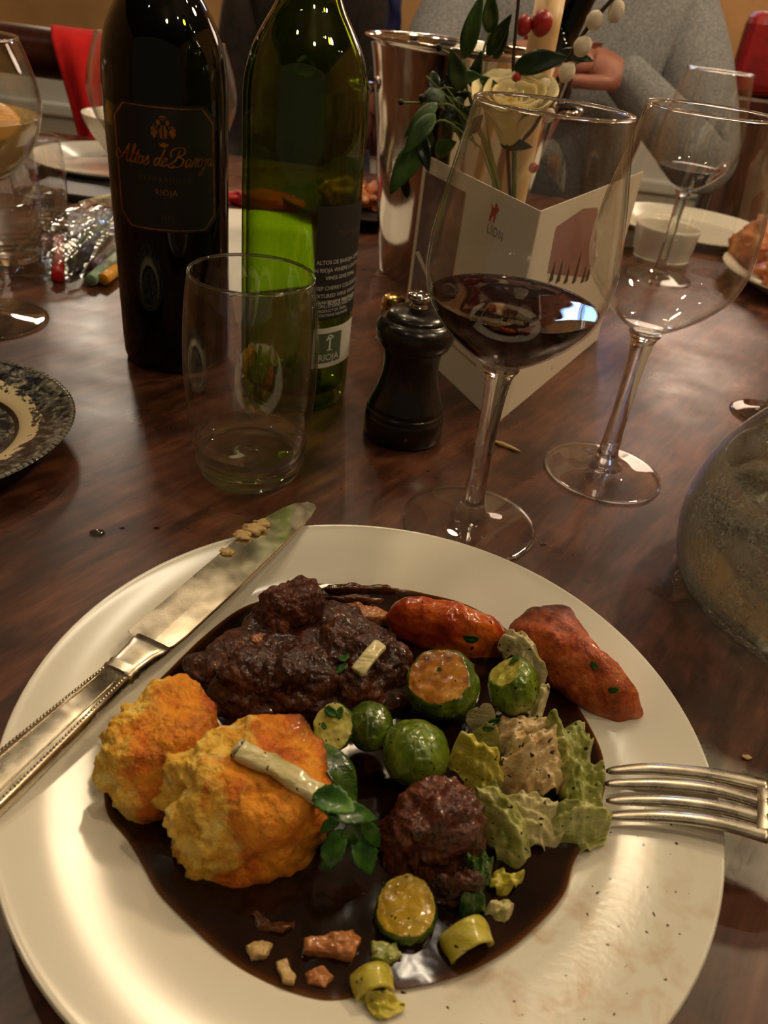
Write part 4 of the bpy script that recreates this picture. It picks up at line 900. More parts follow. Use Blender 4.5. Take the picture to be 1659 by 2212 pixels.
for i, (px, py, wpx, zc, cut, cn, sq, m1, m2, lab) in enumerate([
    (952, 1480, 160, .0255, .58, (-.28, -.35, .9), (1, 1, .95), M_sprout_dk, M_cut_brown, 'largest sprout half with an orange browned cut face, below the glazed carrot'),
    (1108, 1482, 122, .0270, .72, (-.55, .1, .65), (.92, 1.05, 1), M_sprout, M_cut_pale, 'shiny sprout with a pale patch beside the roasted carrot'),
    (898, 1628, 150, .0255, None, None, (1, 1, .95), M_sprout, M_cut_pale, 'bright green whole sprout in the middle of the plate'),
    (800, 1568, 104, .0245, None, None, (.95, 1.1, 1), M_sprout_dk, M_cut_pale, 'darker green sprout left of the bright whole sprout'),
    (722, 1572, 96, .0250, .25, (-.25, -.45, .8), (.95, 1.15, 1), M_sprout_dk, M_cut_pale, 'small cut sprout with pale face leaning on the larger dumpling'),
    (877, 1968, 138, .0130, .42, (-.05, -.25, 1), (1, 1, 1), M_sprout_dk, M_cut_gold, 'golden yellow sprout half lying cut side up near the bottom')]):
    p = at(px, py, zc); R = px2m(wpx / 2, p) * .94
    o = obj('brussels_sprout', sprout_mesh(R, cut, cn, 90 + i * 3, sq), [m1, m2], None, p); tag(o, lab, 'sprout', 'brussels sprouts')

# creamed leeks and cabbage
for i, (ol, z0, h, m, lab, wv, wa) in enumerate([
    ([(1083, 1392), (1115, 1372), (1150, 1398), (1168, 1440), (1172, 1480), (1145, 1470), (1110, 1425)], .012, .020, M_leek_pale, 'pale frilled leek leaf tucked between the sprout and roasted carrot', 6, .0020),
    ([(1140, 1545), (1160, 1500), (1184, 1488), (1176, 1530), (1158, 1575)], .012, .016, M_leek_pale, 'narrow white leek scrap under the shiny sprout', 4, .001),
    ([(1060, 1575), (1100, 1552), (1160, 1548), (1190, 1580), (1160, 1625), (1100, 1640), (1065, 1620)], .010, .018, M_leek_cream, 'cream coated leek piece below the shiny sprout', 5, .0020),
    ([(1090, 1625), (1120, 1590), (1165, 1578), (1196, 1612), (1214, 1665), (1192, 1716), (1140, 1742), (1098, 1712), (1082, 1668)], .010, .027, M_leek_cream, 'peppered creamy cabbage leaf on the right of the food', 6, .0028),
    ([(1180, 1580), (1225, 1566), (1262, 1592), (1276, 1650), (1292, 1706), (1276, 1762), (1236, 1752), (1205, 1690), (1190, 1630)], .009, .020, M_leek_green, 'ruffled green cabbage leaf at the right edge of the gravy', 9, .0030),
    ([(1196, 1752), (1240, 1728), (1290, 1752), (1308, 1782), (1296, 1818), (1248, 1838), (1200, 1822), (1182, 1788)], .008, .017, M_leek_green, 'green leek curl nearest the fork tines', 5, .0035),
    ([(1090, 1742), (1140, 1730), (1190, 1750), (1206, 1800), (1190, 1838), (1150, 1838), (1112, 1808)], .008, .019, M_leek_pale, 'white creamy leek piece left of the green curl', 6, .0025),
    ([(1032, 1722), (1062, 1706), (1108, 1752), (1140, 1815), (1128, 1864), (1088, 1858), (1052, 1800)], .009, .022, M_leek_green, 'long yellow green leek strip right of the beef chunk', 5, .0022),
    ([(982, 1640), (1010, 1615), (1058, 1632), (1082, 1690), (1066, 1738), (1028, 1726), (1008, 1690)], .009, .026, M_leek_yellow, 'folded yellow leek ribbon right of the bright whole sprout', 5, .0030),
    ([(1008, 1548), (1040, 1538), (1066, 1548), (1064, 1582), (1022, 1586)], .010, .024, M_leek_pale, 'small square pale leek bit under the largest sprout half', 4, .0008),
    ([(1022, 1594), (1060, 1586), (1080, 1612), (1070, 1642), (1034, 1634)], .010, .022, M_leek_green, 'small green leek ring below the square leek bit', 4, .0012),
    ([(1004, 1872), (1030, 1850), (1058, 1872), (1060, 1908), (1040, 1932), (1046, 1970), (1012, 1982), (994, 1958), (1014, 1916)], .009, .018, M_leek_dark, 'curled dark green leek leaf below the beef chunk', 5, .0025),
    ([(1056, 1908), (1088, 1885), (1126, 1895), (1112, 1922), (1082, 1936)], .009, .006, M_leek_yellow, 'flat yellow leek scrap right of the dark green leek curl', 4, .0012),
    ([(1048, 1970), (1082, 1946), (1104, 1960), (1090, 1992), (1056, 2000)], .008, .005, M_leek_pale, 'white speckled leek scrap beside the leek tube', 4, .001),
    ([(790, 2150), (830, 2150), (866, 2176), (850, 2204), (806, 2200)], .009, .004, M_leek_yellow, 'flat yellow leek smear at the bottom gravy edge', 5, .0008)]):
    oc = np.mean(ol, 0); ol = [tuple(oc + (np.array(q) - oc) * 1.10) for q in ol]; me = sheet(ol, z0, h, 130, 24, wv, wa, 1.3 * i + .7, .0010, .62, .55, .0030)
    single('leek_leaf', me, m, lab, 'leek', 'creamed leek and cabbage pieces')
def leek_tube(ol_a, ol_b, r, m, lab):
    a, b = np.array(ol_a), np.array(ol_b); d = (b - a) / np.linalg.norm(b - a); s = np.cross(d, [0, 0, 1]); s /= np.linalg.norm(s); u = np.cross(s, d); rows = []
    for t in np.linspace(0, 1, 9):
        th = np.linspace(-2.5, 2.5, 26); k = 1 + .10 * np.cos(3 * th) + .05 * math.sin(5 * t); outer = (a + (b - a) * t) + r * (np.sin(th) * k)[:, None] * s + r * .8 * (np.cos(th) * k)[:, None] * u
        inner = (a + (b - a) * t) + (r - .0012) * (np.sin(th) * k)[::-1][:, None] * s + (r - .0012) * .8 * (np.cos(th) * k)[::-1][:, None] * u
        rows.append(np.vstack([outer, inner]))
    me = grid_mesh(rows, cap0=False, cap1=False)
    n = 52; F = []
    bm = bmesh.new(); bm.from_mesh(me); bm.verts.ensure_lookup_table()
    for base in (0, 8 * n):
        for j in range(25):
            q = [base + j, base + j + 1, base + n - 2 - j, base + n - 1 - j]
            try: bm.faces.new([bm.verts[x] for x in q])
            except ValueError: pass
    bmesh.ops.recalc_face_normals(bm, faces=bm.faces[:]); bm.to_mesh(me); bm.free()
    return single('leek_tube', me, m, lab, 'leek', 'cut leek tubes')
leek_tube(at(998, 2000, .0135), at(1024, 2056, .0125), .0078, M_leek_yellow, 'yellow green leek tube segment right of the golden sprout half')
leek_tube(at(800, 2096, .0125), at(812, 2148, .0125), .0060, M_leek_yellow, 'pale yellow leek tube at the bottom gravy edge')

bpy.context.view_layer.update()
def surf(px, py, lift=0.0):
    dg = bpy.context.evaluated_depsgraph_get(); d = ray(px, py); d = d / np.linalg.norm(d)
    ok, loc, nrm, *_ = sc.ray_cast(dg, Vector((0, 0, CAMH)), Vector(d)); n = np.array(nrm); n = n if n @ d < 0 else -n
    return np.array(loc) + n * lift, n
def strip(pts, width, thick, m, name, lab, cat, group=None, lift=.0):
    P = catmull(np.array(pts), 8); rows = []; n = len(P); T = np.gradient(P, axis=0)
    for i, (p, t) in enumerate(zip(P, T)):
        t = t / np.linalg.norm(t); s = np.cross(t, [0, 0, 1]); s /= np.linalg.norm(s); u = np.cross(s, t); e = .75 if i in (0, n - 1) else 1.0
        a = np.linspace(0, 2 * math.pi, 20, endpoint=False); ca, sa = np.cos(a), np.sin(a)
        rows.append(p + e * width / 2 * (np.sign(ca) * np.abs(ca) ** .45)[:, None] * s + e * thick / 2 * (np.sign(sa) * np.abs(sa) ** .6)[:, None] * u)
    V = np.vstack(rows); V = V + (fnoise(V, 260, 2, 4) * .0005)[:, None]; rows = [V[i * 20:(i + 1) * 20] for i in range(n)]
    return single(name, grid_mesh(rows), m, lab, cat, group)
def on(px, py, l): return surf(px, py, l)[0]
# strips keep straight between two contact points
a, b = on(530, 1636, .0025), on(672, 1712, .0022); a[2] = max(a[2], b[2] - .004); mid = (a + b) / 2 + [0, 0, .0015]
strip([a + (a - b) * .06, a, mid, b, b + (b - a) * .10], px2m(46, a), .0042, M_leek_pale, 'leek_strip', 'long pale green leek strip lying across the larger dumpling', 'leek', 'leek strips')
a, b = on(775, 1452, .0022), on(820, 1392, .0022); 
strip([a, (a + b) / 2 + [0, 0, .0008], b], px2m(34, a), .0030, M_leek_pale, 'leek_strip', 'short white leek strip lying on the dark beef', 'leek', 'leek strips')

# parsley sprig: stem and leaflets
sp0 = on(672, 1722, .002)
ps = thing('parsley_sprig', 'green parsley sprig beside the larger dumpling', 'herb', sp0)
Lp = lambda px, py, z: at(px, py, z) - sp0
z_ = sp0[2]
obj('stem', tube(catmull(np.array([Lp(676, 1724, z_), Lp(730, 1752, z_ - .002), Lp(800, 1770, z_ - .012)]), 6), [.0011] * 13, 8), M_herb, ps)
for (b, t, wpx, cr) in [((676, 1716, z_), (770, 1752, z_ + .001), 60, .10), ((700, 1752, z_ - .001), (815, 1768, z_ - .008), 48, .08), ((735, 1765, z_ - .006), (690, 1800, z_ - .010), 26, .1), ((770, 1770, z_ - .008), (752, 1830, z_ - .020), 40, .1), ((775, 1772, z_ - .008), (820, 1830, z_ - .020), 36, .1), ((742, 1790, z_ - .014), (700, 1885, z_ - .026), 50, .12), ((770, 1800, z_ - .016), (800, 1890, z_ - .026), 56, .12)]:
    obj('leaflet', leaf_mesh(Lp(*b), Lp(*t), px2m(wpx, at(*b)), (0, -.3, 1), cr, .25, 16, 8, .0004, .10), M_herb, ps)
o = single('dark_leek_blade', leaf_mesh(at(688, 1606, .034), at(768, 1752, .020), px2m(66, at(720, 1670, .03)), (.5, -.3, .8), .14, .10, 18, 8, .0008), M_leek_dark, 'dark green glossy leek blade against the larger dumpling', 'leek')

# chopped parsley flakes
for i, (px, py, s) in enumerate([(1018, 1378, 34), (742, 1422, 46), (738, 1445, 34), (716, 1538, 36), (736, 1540, 30), (1112, 1428, 30), (1284, 1437, 22), (1326, 1490, 24), (950, 1446, 14), (1068, 1556, 30), (1055, 1572, 26), (700, 1568, 18)]):
    p, n = surf(px, py, .0003); ang = i * 1.9; t = np.array([math.cos(ang), math.sin(ang), 0]); t = t - n * (t @ n); t /= np.linalg.norm(t); L = px2m(s, p)
    me = leaf_mesh(p - t * L / 2, p + t * L / 2, L * .75, n, .03, .25, 7, 4, .0003, .3)
    where = ['on the glazed carrot', 'on the beef beside the short leek strip', 'lower one on the beef beside the short leek strip', 'on the small cut sprout, left one', 'on the small cut sprout, right one', 'on top of the shiny sprout', 'upper one at the edge of the roasted carrot', 'lower one at the edge of the roasted carrot', 'on the browned face of the largest sprout half', 'beside the square leek bit', 'beneath the one beside the square leek bit', 'smallest, at the left tip of the small cut sprout'][i]
    single('parsley_flake', me, M_herb, 'chopped parsley flake ' + where, 'herb', 'chopped parsley flakes')

# water drops and crumbs on the table
M_drop = thin_glass('water_drop_film', (.80, .78, .76), .10, .02)
for i, (px, py, s) in enumerate([(210, 1152, 17), (264, 1141, 6), (338, 1141, 7), (1173, 1176, 7), (925, 1018, 4)]):
    p = at(px, py, .0); R = px2m(s, p); me = blob_mesh((R, R * .8, R * .35), 5 + i, .1, 1.5, 3, .2); 
    o = obj('water_drop', me, M_drop, None, (p[0], p[1], R * .07)); tag(o, 'water drop on the table ' + ['left of the knife tip, the largest', 'just right of the largest drop', 'nearest the plate rim at left', 'right of the near wine glass foot', 'in front of the pepper mill'][i], 'drop', 'water drops')
p = at(1092, 966, 0); d = at(1118, 972, 0) - at(1068, 953, 0); d /= np.linalg.norm(d); L = .011
o = obj('crumb', tube([-d * L, -d * L * .3, d * L * .5, d * L], [.0006, .0018, .0012, .0003], 8), M_mash, None, p + [0, 0, .0012]); tag(o, 'slim pale crumb on the table between the two near wine glasses', 'crumb', 'table crumbs')
p = at(1612, 1638, 0); o = obj('crumb', blob_mesh((.0022, .0012, .0008), 77, .4, 2, 2), M_mash, None, p + [0, 0, .0008]); tag(o, 'tiny tan crumb on the table above the fork', 'crumb', 'table crumbs')
# ------------------------------------------------------------------ small brass-capped shaker behind the mill
M_brass = pm('worn_brass', [(0, srgb(206, 170, 104))], rough=.22, metal=1.0)
ss = thing('salt_shaker', 'small brass-capped salt shaker peeking out behind the pepper mill', 'shaker', at(852, 640, .038) * [1, 1, 0])
obj('body', lathe([(0, .0004), (.011, .0002), (.0125, .002), (.0115, .015), (.0095, .027), (0, .0272)], 32, 3), M_solid, ss)
obj('cap', lathe([(0, .0274), (.0098, .0274), (.0102, .029), (.0100, .034), (.0085, .038), (.004, .040), (0, .0402)], 32, 3), M_brass, ss)

# ------------------------------------------------------------------ flower arrangement inside the fold of the menu
fx = np.array([.078, .665, 0.0])
fa = thing('flower_arrangement', 'cream rose with ivy, red berries and catkin twigs in a small vase behind the menu', 'flowers', fx)
FY = .665
def fp(px, py, dy=0.0): return atY(px, py, FY + dy) - fx
M_rose = pm('cream_rose_petal', [(0.35, srgb(236, 212, 146)), (0.65, srgb(250, 236, 190))], scale=60, rough=.6, sss=.15)
M_ivy = pm('ivy_leaf', [(0.35, srgb(30, 54, 18)), (0.65, srgb(72, 104, 44))], scale=45, rough=.38, bump=.2)
M_ivy_dk = pm('dark_ivy_leaf', [(0.35, srgb(16, 30, 14)), (0.65, srgb(40, 62, 32))], scale=45, rough=.32, bump=.2)
M_stem = pm('green_stem', [(0, srgb(116, 132, 62))], rough=.5)
M_twig = pm('dark_twig', [(0, srgb(58, 40, 26))], rough=.6)
M_catkin = pm('pussy_willow_fluff', [(0.4, srgb(226, 212, 184)), (0.6, srgb(240, 230, 208))], scale=80, rough=.95)
M_berry = pm('red_berry', [(0.4, srgb(140, 22, 24)), (0.6, srgb(176, 40, 36))], scale=60, rough=.35)
M_blackberry = pm('black_ivy_berry', [(0, srgb(20, 20, 18))], rough=.4)
obj('vase', lathe(shell([(0, .0006), (.024, .0004), (.028, .003), (.0285, .03), (.025, .06), (.021, .082), (.0235, .098)], .0014, .006), 64), M_thin, fa)
# rose: layered cupped petals
rc = fp(1108, 236, -.015); rr = px2m(92, rc + fx)
def petal(ang, tilt, scale, seed):
    V, F = [], []; n, m = 9, 9
    for side in (0, 1):
        for i in range(n + 1):
            t = i / n
            for j in range(m + 1):
                q = 2 * j / m - 1; wv = math.sin(math.pi * min(1, t * .62 + .12)) ; a = q * 1.15 * wv
                rad = scale * (.34 + .30 * math.sin(math.pi * t * .6) * (tilt > .2) + tilt * .8 * t ** 2); z = scale * (1.75 * t - .95) - scale * tilt * .22 * t ** 3 + .05 * scale * math.sin(6 * q + seed) * t
                k = rad - side * .0005
                V.append((k * math.cos(ang + a), k * math.sin(ang + a), z - .10 * scale * q * q * t))
    N_ = (n + 1) * (m + 1)
    for i in range(n):
        for j in range(m):
            a = i * (m + 1) + j; F += [(a, a + 1, a + m + 2, a + m + 1), (N_ + a, N_ + a + m + 1, N_ + a + m + 2, N_ + a + 1)]
    for i in range(n):
        for j in (0, m): a = i * (m + 1) + j; F.append((a, a + m + 1, N_ + a + m + 1, N_ + a))
    for j in range(m):
        a = n * (m + 1) + j; F.append((a, a + 1, N_ + a + 1, N_ + a))
    return fixn(mesh(V, F, 'petal'))
rs = bpy.data.objects.new('rose', None); C.objects.link(rs); rs.parent = fa; rs.location = tuple(rc); rs.rotation_euler = (.35, -.12, 0); rs['label'] = 'open cream rose'
k = 0
for ring, (cnt, tilt, s) in enumerate([(3, .10, .62), (4, .32, .74), (5, .55, .86), (6, .82, .98)]):
    for i in range(cnt):
        obj('petal', petal(2 * math.pi * i / cnt + ring * .6, tilt, rr * s * .8, k), M_rose, rs); k += 1
for (b, t, wpx, m, dy) in [((1002, 128), (1042, -14), 38, M_ivy, 0), ((1058, 74), (1062, -22), 34, M_ivy, .01), ((1052, 122), (1106, 30), 30, M_ivy_dk, .01), ((1068, 128), (1100, 50), 26, M_ivy_dk, .015), ((998, 198), (974, 106), 40, M_ivy, -.01), ((1108, 148), (1228, 124), 46, M_ivy_dk, .005), ((1206, 112), (1282, 132), 26, M_ivy_dk, .01), ((944, 222), (874, 296), 32, M_ivy, -.03), ((940, 246), (872, 332), 38, M_ivy, -.035), ((916, 300), (842, 420), 50, M_ivy, -.03), ((908, 286), (926, 372), 30, M_ivy_dk, -.03), ((1018, 190), (1040, 110), 26, M_ivy_dk, .01), ((1000, 210), (956, 268), 30, M_ivy_dk, -.01), ((1080, 310), (1150, 318), 26, M_ivy_dk, -.01), ((880, 428), (868, 350), 20, M_ivy_dk, -.02)]:
    B, T_ = fp(*b, dy), fp(*t, dy - .01); obj('leaf', leaf_mesh(B, T_, px2m(wpx, B + fx), (-.1, -1, .35), .06, .22, 14, 6, .0004), m, fa)
rl = np.random.default_rng(5)
for k in range(16):
    bx2, by2 = rl.uniform(935, 1030), rl.uniform(110, 330); an = rl.uniform(-2.6, .6); L_ = rl.uniform(45, 80); dy = rl.uniform(-.02, .015)
    B, T_ = fp(bx2, by2, dy), fp(bx2 + L_ * math.cos(an), by2 - L_ * math.sin(an) * (1 if an > 0 else -.9) * (1 if by2 > 180 else -1), dy - .008)
    obj('leaf', leaf_mesh(B, T_, px2m(rl.uniform(20, 34), B + fx), (rl.uniform(-.5, .5), -1, rl.uniform(0, .6)), .06, .22, 12, 6, .0004), M_ivy if k % 2 else M_ivy_dk, fa)
for k in range(10):
    a0 = (rl.uniform(980, 1060), rl.uniform(230, 330)); a1 = (a0[0] - rl.uniform(20, 110), a0[1] - rl.uniform(10, 140))
    obj('stem', tube(catmull(np.array([fp(*a0, -.01), fp((a0[0] + a1[0]) / 2 + 10, (a0[1] + a1[1]) / 2 - 8, -.015), fp(*a1, -.015)]), 5), .0006, 6), M_stem, fa)
vt = np.array([0, 0, .09])
for (a, m, r_, dy) in [([(1060, 330), (1010, 200), (1003, 130)], M_stem, .0009, 0), ([(1060, 330), (1040, 150), (1058, 70)], M_stem, .0009, .01), ([(1060, 320), (985, 235), (940, 225), (866, 221)], M_stem, .0009, -.02), ([(1050, 330), (960, 260), (915, 295)], M_stem, .0008, -.03), ([(1010, 200), (985, 130), (948, 104)], M_stem, .0007, 0), ([(1110, 320), (1108, 150), (1120, 0), (1122, -60)], M_twig, .0013, .01), ([(1090, 330), (1150, 280), (1195, 190), (1262, 70), (1340, -20)], M_twig, .0016, -.005), ([(1115, 320), (1112, 260)], M_stem, .0016, 0), ([(1020, 200), (960, 190), (918, 212)], M_stem, .0007, -.01), ([(1110, 175), (1150, 150)], M_stem, .0006, .005)]:
    P_ = catmull(np.array([fp(x, y, dy) for x, y in a]), 6); P_[0] = P_[0] * .2 + vt * .8; obj('stem', tube(P_, r_, 7), m, fa)
def ellip(r, seg=2): return blob_mesh(r, 3, .03, 2, 3)
for (px, py, w_, h_, an) in [(1330, 25, 34, 44, .5), (1284, 44, 36, 40, .9), (1258, 100, 38, 42, .8), (1224, 156, 36, 40, .7), (1178, 186, 34, 30, .9), (1186, 250, 24, 30, .5)]:
    p = fp(px, py, -.005); s_ = px2m(1, p + fx); o = obj('catkin', blob_mesh((w_ / 2 * s_, w_ / 2 * s_ * .9, h_ / 2 * s_), int(px), .03, 2, 4), M_catkin, fa, p, (0, an * .5, 0))
for (px, py, w_) in [(1131, 55, 36), (1170, 50, 46), (1152, 362, 20), (1116, 168, 18)]:
    p = fp(px, py, .02 if py < 100 else 0); s_ = px2m(w_ / 2, p + fx); o = obj('berry', blob_mesh((s_, s_, s_ * 1.15), int(px), .03, 2, 4), M_berry, fa, p)
for (px, py, w_) in [(948, 103, 16), (866, 221, 13), (912, 212, 17)]:
    p = fp(px, py, -.02); s_ = px2m(w_ / 2, p + fx); obj('black_berry', blob_mesh((s_, s_, s_), int(px), .03, 2, 3), M_blackberry, fa, p)
p = fp(938, 212, -.015); s_ = px2m(24, p + fx); M_euc = pm('grey_green_seed_pod', [(0.4, srgb(72, 90, 76)), (0.6, srgb(110, 126, 106))], scale=60, rough=.6)
o = obj('seed_pod', blob_mesh((s_, s_ * .9, s_ * .85), 9, .08, 2, 4), M_euc, fa, p)

# ------------------------------------------------------------------ steel wine bucket and what stands in it
bx_ = np.array([.0275, .860, 0])
bk = thing('wine_bucket', 'polished steel wine bucket behind the flowers', 'bucket', bx_)
bo = [(0, .0025), (.060, .0015), (.066, .0008), (.0690, .0040), (.0760, .06), (.0850, .13), (.0940, .19), (.0990, .2120)]
out = catmull(bo, 6); prof = list(map(tuple, out)) + [(.1020, .2135), (.1045, .2150), (.1040, .2172), (.1010, .2178), (.0975, .2160)] + [(r - .0015, z + .001) for r, z in out[::-1] if z > .006] + [(0, .0055)]
obj('bucket_wall', lathe(prof, 96), M_steel, bk)
for sx in (-1, 1): obj('handle', tube([(sx * .093, -.022, .17), (sx * .108, -.018, .172), (sx * .114, 0, .173), (sx * .108, .018, .172), (sx * .093, .022, .17)], .0035, 10), M_steel, bk)
def tilt_obj(root, base, top):
    d_ = Vector(top) - Vector(base); root.location = base; root.rotation_mode = 'QUATERNION'; root.rotation_quaternion = d_.to_track_quat('Z', 'Y')
wb = thing('chilled_bottle', 'dark wine bottle with a pink label leaning in the steel bucket', 'bottle', bx_)
b0 = np.array([.052, .875, .0445]); t0 = atY(1262, -20, .90); tilt_obj(wb, b0, t0)
k_ = np.linalg.norm(t0 - b0)
obj('glass', lathe([(0, 0), (.030, 0), (.034, .004), (.0345, .03), (.0345, .145), (.031, .165), (.020, .190), (.0145, .205), (.0140, .29), (.0155, .292), (.0155, .30), (0, .30)], 64, 3), M_black_bottle, wb)
M_pink = pm('pink_foil_label', [(0.4, srgb(176, 84, 76)), (0.6, srgb(200, 108, 98))], scale=80, rough=.5)
obj('label_panel', arc_panel(.0347, -2.5, .4, .07, .14), M_pink, wb)
nk = thing('napkin', 'white cloth napkin folded inside the steel bucket', 'napkin', bx_ + [-.015, -.03, .17])
nm = sheet([(0, 0)] * 4, 0, 0) if False else blob_mesh((.045, .030, .055), 31, .18, 1.8, 4)
obj('cloth', nm, M_white, nk, (.02, .01, -.005))
# cream taper candle behind the flowers
M_wax = pm('cream_wax', [(0, srgb(226, 190, 136))], rough=.5, sss=.3)
cd = thing('taper_candle', 'thick cream candle rising behind the rose and leaves', 'candle', (.078, .7335, 0))
obj('wax', lathe([(0, .002), (.0115, .002), (.0120, .006), (.0118, .24), (.0105, .262), (.004, .265), (0, .2652)], 40, 2), M_wax, cd)
obj('wick', tube([(0, 0, .264), (.0005, 0, .270), (.0015, 0, .275)], .0007, 6), M_blackprint, cd)
obj('holder', lathe([(0, .0003), (.024, .0003), (.026, .002), (.020, .004), (.0135, .006), (.0130, .016), (.0122, .016), (.0122, .0016), (0, .0016)], 48), M_brass, cd)

# ------------------------------------------------------------------ left rear: papers, pens, plates, bowl
sh = [at(470, 640), at(560, 645), at(735, 560), at(700, 470), at(480, 440)]
pp = [tuple(at(x, y)[:2]) for x, y in ((470, 642), (680, 618), (672, 462), (488, 452))]
o = single('paper_sheet', prism([(x, y) for x, y in pp], .0004, .0010), M_white, 'white sheet of paper lying on the table behind the two bottles', 'paper')
M_redpaper = pm('crimson_crepe', [(0.4, srgb(170, 20, 34)), (0.6, srgb(206, 40, 50))], scale=40, rough=.6, bump=.4)
o = single('party_hat', blob_mesh((.050, .022, .014), 51, .25, 2.2, 4, .4), M_redpaper, 'crumpled red crepe paper party crown behind the bottles', 'party crown'); o.location = (-.205, 1.045, .001)
cols = [('red', (200, 24, 28)), ('dark green', (40, 66, 58)), ('navy blue', (30, 40, 84)), ('grey green', (96, 116, 104)), ('mauve', (128, 96, 110)), ('yellow', (226, 160, 26)), ('pale green', (130, 160, 128))]
pn = [((125, 598), (127, 505), 0), ((156, 572), (205, 470), 1), ((180, 556), (225, 462), 2), ((186, 530), (240, 455), 3), ((203, 578), (275, 500), 4), ((222, 604), (300, 548), 5), ((196, 606), (262, 545), 6)]
for i, (a, b, ci) in enumerate(pn):
    cn, rgb = cols[ci]; m = pm(cn.replace(' ', '_') + '_pen_plastic', [(0, srgb(*rgb))], rough=.3); z = .0062 if i not in (2, 3) else .0165
    A_ = at(*a, z); B_ = at(*b, z); d_ = (B_ - A_) / np.linalg.norm(B_ - A_)
    t = thing('felt_tip_pen', cn + ' capped felt-tip pen ' + ('lying beside the plastic pouch' if i == 0 else 'inside the clear plastic pouch'), 'pen', A_, 0, 'felt-tip pens')
    place_axis(t, A_, d_)
    M_barrel = pm('pen_barrel_' + cn.replace(' ', '_'), [(0, srgb(*[int(.45 * c + 110) for c in rgb]))], rough=.3)
    cap = lathe([(0, 0), (.0048, 0), (.0056, .001), (.0056, .030), (0, .0302)], 24); cap.transform(Matrix.Rotation(math.radians(90), 4, 'Y')); obj('cap', cap, m, t)
    br = lathe([(0, .0304), (.0050, .0304), (.0050, .118), (.0040, .122), (0, .1222)], 24); br.transform(Matrix.Rotation(math.radians(90), 4, 'Y')); obj('barrel', br, M_barrel, t)
pc0 = np.array([-.326, .80, 0]); po = thing('plastic_pouch', 'clear zip plastic pouch full of pens on the table left of the black bottle', 'pouch', pc0)
def pouch():
    rows = []; N = 70
    for k in range(26):
        v = k / 25; y = -.125 + .25 * v; w2 = .028 + .026 * v; h_ = .030 * math.sin(math.pi * min(1, v * .9 + .12)) + .002
        a = np.linspace(0, 2 * math.pi, N, endpoint=False); ca, sa = np.cos(a), np.sin(a)
        R = np.c_[w2 * np.sign(ca) * np.abs(ca) ** .7 + .10 * y, np.full(N, y), np.maximum(.0008, .012 + h_ * sa * (.6 if 0 else 1))]
        R[:, 2] = np.where(sa < 0, .0008, R[:, 2] * 1.0); R += fnoise(R, 45, 3, 8)[:, None] * np.array([.006, .004, .004]) * (sa > 0)[:, None]; rows.append(R)
    return grid_mesh(rows)
obj('film', pouch(), M_plastic_film, po)
M_zip = pm('ivory_zip_strip', [(0.4, srgb(196, 188, 140)), (0.6, srgb(226, 220, 180))], scale=200, rough=.3)
for dz, dy in ((.026, .100), (.022, .118)): obj('zip_strip', tube(catmull(np.array([(-.052, dy - .030, dz - .006), (-.015, dy - .01, dz + .004), (.025, dy + .005, dz + .006), (.066, dy + .018, dz)]), 5), .0028, 8), M_zip, po)

def simple_plate(label, loc, R, m, h=.018, name='side_plate', group=None):
    o = obj(name, lathe([(0, .004), (R * .62, .004), (R * .72, .006), (R * .98, h), (R, h * 1.02), (R * .985, h * .9), (R * .7, .002), (R * .6, 0), (0, .0015)], 80, 4), m, None, loc); return tag(o, label, 'plate', group)
simple_plate('glossy white plate under the white bowl at the far left', (-.430, 1.135, 0), .115, M_china)
o = obj('soup_bowl', lathe([(0, .0008), (.028, .0002), (.030, .004), (.046, .025), (.060, .046), (.066, .062), (.0645, .0625), (.058, .047), (.044, .028), (.026, .010), (0, .0085)], 80, 4), M_china, None, (-.418, 1.165, .0065)); tag(o, 'deep white bowl standing on the far left plate', 'bowl')
M_slate = pm('dark_slate', [(0.4, srgb(22, 20, 20)), (0.6, srgb(40, 38, 36))], scale=60, rough=.35)
o = single('dark_tray', box(.16, .12, .010, .003, c=(-.40, 1.005, .0052)), M_slate, 'small dark tray in front of the far left plate', 'tray')
simple_plate('black plate between the green bottle and the steel bucket', (-.085, 1.08, 0), .105, M_slate, .016)
M_roast = pm('roast_crust', [(0.3, srgb(110, 48, 14)), (0.5, srgb(178, 94, 34)), (0.7, srgb(216, 146, 84))], scale=60, rough=.4, bump=.6, coat=.2)
for i, (c_, r_, lab) in enumerate([((-.105, 1.09, .006), (.035, .028, .022), 'browned food piece on the black plate, left one'), ((-.060, 1.10, .006), (.028, .026, .020), 'browned food piece on the black plate, right one')]):
    me = blob_mesh(r_, 70 + i, .35, 2.2, 4, .5); o = obj('roast_piece', me, M_roast, None, (c_[0], c_[1], c_[2] + r_[2] * .5)); tag(o, lab, 'food', 'roast pieces on other plates')

# ------------------------------------------------------------------ right rear: plates with roast food, ramekin
wpR = simple_plate('white plate with a roast dinner at the right edge', (.505, .965, 0), .130, M_china, .020, 'side_plate')
for i, (c_, r_, lab) in enumerate([((.440, 1.035, .012), (.040, .038, .034), 'crusty roast piece on the right edge plate, farther one'), ((.448, .935, .012), (.044, .034, .030), 'crusty roast piece on the right edge plate, nearer one'), ((.545, .985, .012), (.045, .045, .03), 'crusty roast piece at the middle of the right edge plate')]):
    me = blob_mesh(r_, 80 + i, .4, 2.4, 4, .5); o = obj('roast_piece', me, M_roast, None, (c_[0], c_[1], c_[2] + r_[2] * .5)); tag(o, lab, 'food', 'roast pieces on other plates')
simple_plate('white plate behind the far wine glass', (.400, 1.215, 0), .120, M_china, .014)
o = obj('ramekin', lathe([(0, .001), (.034, .0003), (.037, .003), (.041, .036), (.0395, .0365), (.035, .006), (0, .005)], 64, 3), M_china, None, (.318, 1.055, 0)); tag(o, 'small white ramekin beside the far wine glass stem', 'ramekin')
